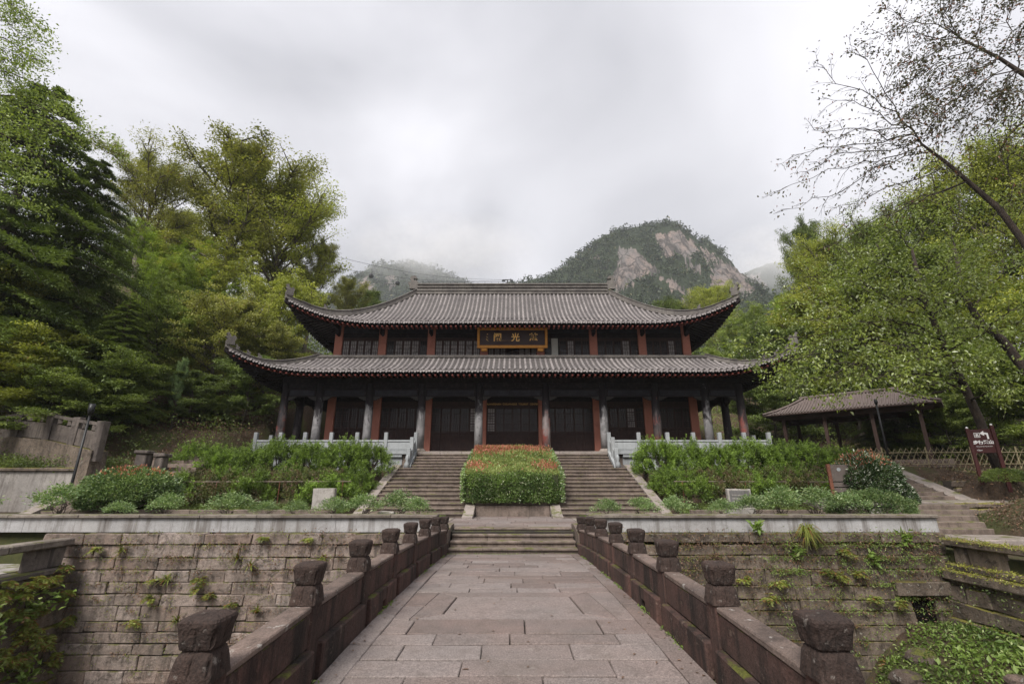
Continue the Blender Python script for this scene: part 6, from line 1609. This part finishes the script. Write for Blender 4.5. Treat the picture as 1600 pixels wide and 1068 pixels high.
def rockmat():
    m = MT('granite_and_forest_floor'); at = m.n('ShaderNodeAttribute', attribute_name='rnd').outputs['Fac']
    st = m.noise(.07, 6, .65, stretch=(1.6,1,.35), dist=.4); f = m.noise(.35, 6, .7); big = m.noise(.02,3,.5)
    rock = m.mix(m.ramp(st,.38,.62), (.36,.28,.24), (.20,.175,.165)); rock = m.mix(m.ramp(f,.52,.62,0,.7), rock, (.10,.09,.085)); rock = m.mix(m.ramp(big,.5,.6,0,.5), rock, (.25,.235,.225))
    w = m.noise(.06,5,.7,stretch=(2.2,1,.25)); rock = m.mix(m.ramp(w,.52,.57,0,.75), rock, (.055,.05,.045))
    vo = m.n('ShaderNodeTexVoronoi', feature='DISTANCE_TO_EDGE'); mp_ = m.n('ShaderNodeMapping'); mp_.inputs['Scale'].default_value = (1.5,1,.5); mp_.inputs['Rotation'].default_value = (0,.5,0); m.k(m.co, mp_.inputs[0]); m.k(mp_.outputs[0], vo.inputs['Vector']); vo.inputs['Scale'].default_value = .055
    rock = m.mix(m.ramp(vo.outputs[0],.0,.07,.8,0), rock, (.05,.045,.04))
    gr = m.mix(f, (.02,.035,.015), (.045,.06,.022))
    return m.done(m.mix(m.ramp(at,.4,.6), gr, rock), .95, m.bump(m.math('ADD', st, f), 1., 6))
M_rockm = rockmat()
S1 = [(700,520),(760,470),(790,448),(815,440),(840,434),(858,430),(872,424),(880,420),(893,408),(905,398),(922,384),(935,374),(950,366),(965,360),(985,358),(1003,355),(1020,350),(1040,348),(1056,348),(1068,354),(1080,364),(1092,376),(1104,374),(1118,384),(1130,398),(1142,408),(1155,424),(1168,440),(1182,452),(1205,470),(1240,490),(1300,520)]
RK = [[(966,388),(984,383),(1000,396),(1012,408),(1034,428),(1010,430),(996,440),(975,450),(962,456),(957,432),(968,410)],
      [(1022,364),(1060,360),(1090,380),(1092,398),(1072,402),(1056,392),(1046,408),(1030,384)],[(1112,414),(1136,408),(1158,424),(1180,452),(1160,462),(1138,446),(1128,460),(1108,440)],
      [(1028,428),(1052,436),(1082,456),(1070,458),(1042,444)],[(1094,384),(1112,392),(1128,408),(1108,412),(1098,402)],[(924,400),(940,394),(936,404),(922,406)],[(1070,412),(1092,410),(1104,432),(1088,424)],[(1060,470),(1084,460),(1092,472),(1070,482)]]
V1, F1, R1, I1 = mountain('mountain', S1, 450, 250, 40, RK, 240, 3.3, 24)
o = link('mountain', npmesh('mountain', V1, F1, R1, True), M_rockm); o['kind'] = 'structure'
g = G(81)
def forest(V, F, R, n, nm, h, mat, seed):
    g = G(seed); fi = g.integers(0, len(F), n); w = g.dirichlet(np.ones(4), n); P0=[];LL=[]
    q = (V[F[fi]]*w[:,:,None]).sum(1); rr = R[F[fi]].max(1); d = V[F[fi,1]]-V[F[fi,0]]; q = q[rr < .5]
    m = 16; hh = h*g.uniform(.5,1.3,len(q)); off = g.normal(size=(len(q),m,3))*np.array([.30,.30,.26])[None,None]*hh[:,None,None]
    pos = (q[:,None,:]+off+np.array([0,0,.55])[None,None]*hh[:,None,None]).reshape(-1,3); L = np.repeat(hh*.42,m)
    o = link(nm, leafmesh(nm,[leafarr(pos, g.normal(size=pos.shape)+np.array([0,-.1,.3]), L, .6, g, .6, .2)]), mat); o['kind']='stuff'
L_mtn = leafmat('mountain_forest_leaf', (.02,.04,.016), (.055,.075,.028), (.12,.11,.04), .93, trans=.1, clump=.06)
forest(V1, F1, R1, 9500, 'mountain_forest', 5.0, L_mtn, 82)
S2 = [(380,560),(450,500),(500,470),(535,446),(555,430),(580,418),(605,413),(632,411),(655,414),(680,420),(705,432),(735,446),(770,462),(860,500)]
RK2 = [[(560,440),(572,432),(590,452),(584,470),(566,462)],[(640,470),(660,450),(672,470),(650,490)],[(600,430),(612,428),(622,445),(610,450)]]
V2, F2, R2, I2 = mountain('distant_mountain', S2, 950, 700, 100, RK2, 110, 8.1, 26)
o = link('distant_mountain', npmesh('distant_mountain', V2, F2, R2, True), M_rockm); o['kind'] = 'structure'
forest(V2, F2, R2, 5000, 'distant_forest', 12.0, L_mtn, 83)
S3 = [(1130,440),(1165,425),(1200,412),(1260,405),(1330,430),(1400,470)]
V3, F3, R3_, I3 = mountain('distant_ridge', S3, 900, 700, 100, [[(1150,430),(1185,425),(1200,450),(1170,455)]], 60, 4.7, 22)
o = link('distant_ridge', npmesh('distant_ridge', V3, F3, R3_, True), M_rockm); o['kind'] = 'structure'
# low cloud wrapping the far summits: real volumes outside the haze box
def cloud(px, py, D, rx, ry, rz, seed, dens):
    Q = P(px,py,D); b = MB(); rings=[]
    for k in range(9):
        th = math.pi*(k+.25)/8.5; rings.append([(rx*math.sin(th)*math.cos(a), ry*math.sin(th)*math.sin(a), -rz*math.cos(th)) for a in [2*math.pi*j/20 for j in range(20)]])
    b.loft(rings); m = MT('cloud_vapour')
    mp = m.n('ShaderNodeMapping'); mp.inputs['Scale'].default_value = (1/rx,1/ry,1/rz); m.k(m.co, mp.inputs[0])
    ln = m.n('ShaderNodeVectorMath', operation='LENGTH'); m.k(mp.outputs[0], ln.inputs[0])
    fall = m.ramp(ln.outputs['Value'], .97, .25, 0, 1); n_ = m.noise(.016, 5, .6, stretch=(1,1,1.6), co=m.co)
    d = m.math('MULTIPLY', m.math('MULTIPLY', fall, m.ramp(n_, .36+.02*seed, .62, .12, 1)), dens)
    v = m.n('ShaderNodeVolumePrincipled'); v.inputs['Color'].default_value = (.97,.97,.98,1); m.k(d, v.inputs['Density']); m.k(v.outputs[0], m.out.inputs[1])
    o = b.build('low_cloud', m.m, None, True, world=False); o.location = Q; o['kind']='stuff'; return o
cloud(690,392,860,230,110,80,1,.014)
cloud(1225,405,830,150,90,80,2,.016)
# ------------------------------------------------------------------ cable car
pyl = P(793,446,330); t = thing('cable_car_pylon', 'small steel cable car pylon showing just above the roof ridge', 'pylon', tuple(pyl))
zc_ = P(793,437,330).z
MB().ring_tube([(pyl.x,330,60),(pyl.x,330,zc_)],[1.2,.5],6).build('mast', M_black, t)
MB().box(pyl.x-3.6,pyl.x+3.6,329.7,330.3,zc_-.2,zc_+.3).build('crossarm', M_black, t)
for s in (-1,1): MB().box(pyl.x+s*3.2-1.2,pyl.x+s*3.2+1.2,329,331,zc_-1.1,zc_-.3).build('sheave_box', M_black, t)
A0 = P(430,375,200); A1 = P(430,400,205)
for i,(a,e,ds) in enumerate(((A0,Vector((pyl.x-3,330,zc_)),'upper'),(A1,Vector((pyl.x+3,330,zc_)),'lower'))):
    pts = [a.lerp(e,k/24)+Vector((0,0,-6*math.sin(math.pi*k/24))) for k in range(25)]
    o = MB().ring_tube(pts, .10, 4).build('cable', M_black); tag(o, f'thin cable car rope, the {ds} of two, running down to the pylon behind the roof', 'cable', 'cable car ropes')
for i,(px,py,D,ds) in enumerate(((580,431,235,'left of the two gondolas'),(621,442,250,'right of the two gondolas'))):
    Q = P(px,py,D); t = thing('gondola', f'small dark round cable car cabin, {ds} above the left roof slope', 'cable car', tuple(Q), 'cable car cabins')
    MB().loft([[(Q.x+r*math.cos(a),Q.y+r*math.sin(a),Q.z+z) for a in [k*math.pi/6 for k in range(12)]] for r,z in ((.7,-1.2),(1.15,-.9),(1.35,-.1),(1.2,.7),(.7,1.1),(.2,1.2))]).build('cabin', M_black, t, True)
    MB().loft([[(Q.x+r*math.cos(a),Q.y+r*math.sin(a),Q.z+z) for a in [k*math.pi/6 for k in range(12)]] for r,z in ((1.33,-.2),(1.37,0),(1.3,.45))],False).build('window_band', M_glass, t, True)
    MB().ring_tube([(Q.x,Q.y,Q.z+1.1),(Q.x+.3,Q.y,Q.z+2.2),(Q.x,Q.y,Q.z+4.2)],.12,5).build('hanger_arm', M_black, t)
# ------------------------------------------------------------------ air
m = MT('valley_air'); m.t.nodes.remove(m.tc); v = m.n('ShaderNodeVolumePrincipled'); v.inputs['Color'].default_value = (.86,.90,.96,1); v.inputs['Density'].default_value = .00025; m.k(v.outputs[0], m.out.inputs[1])
o = MB().box(-520,520,-60,640,-8,345).build('haze', m.m); o['kind'] = 'stuff'
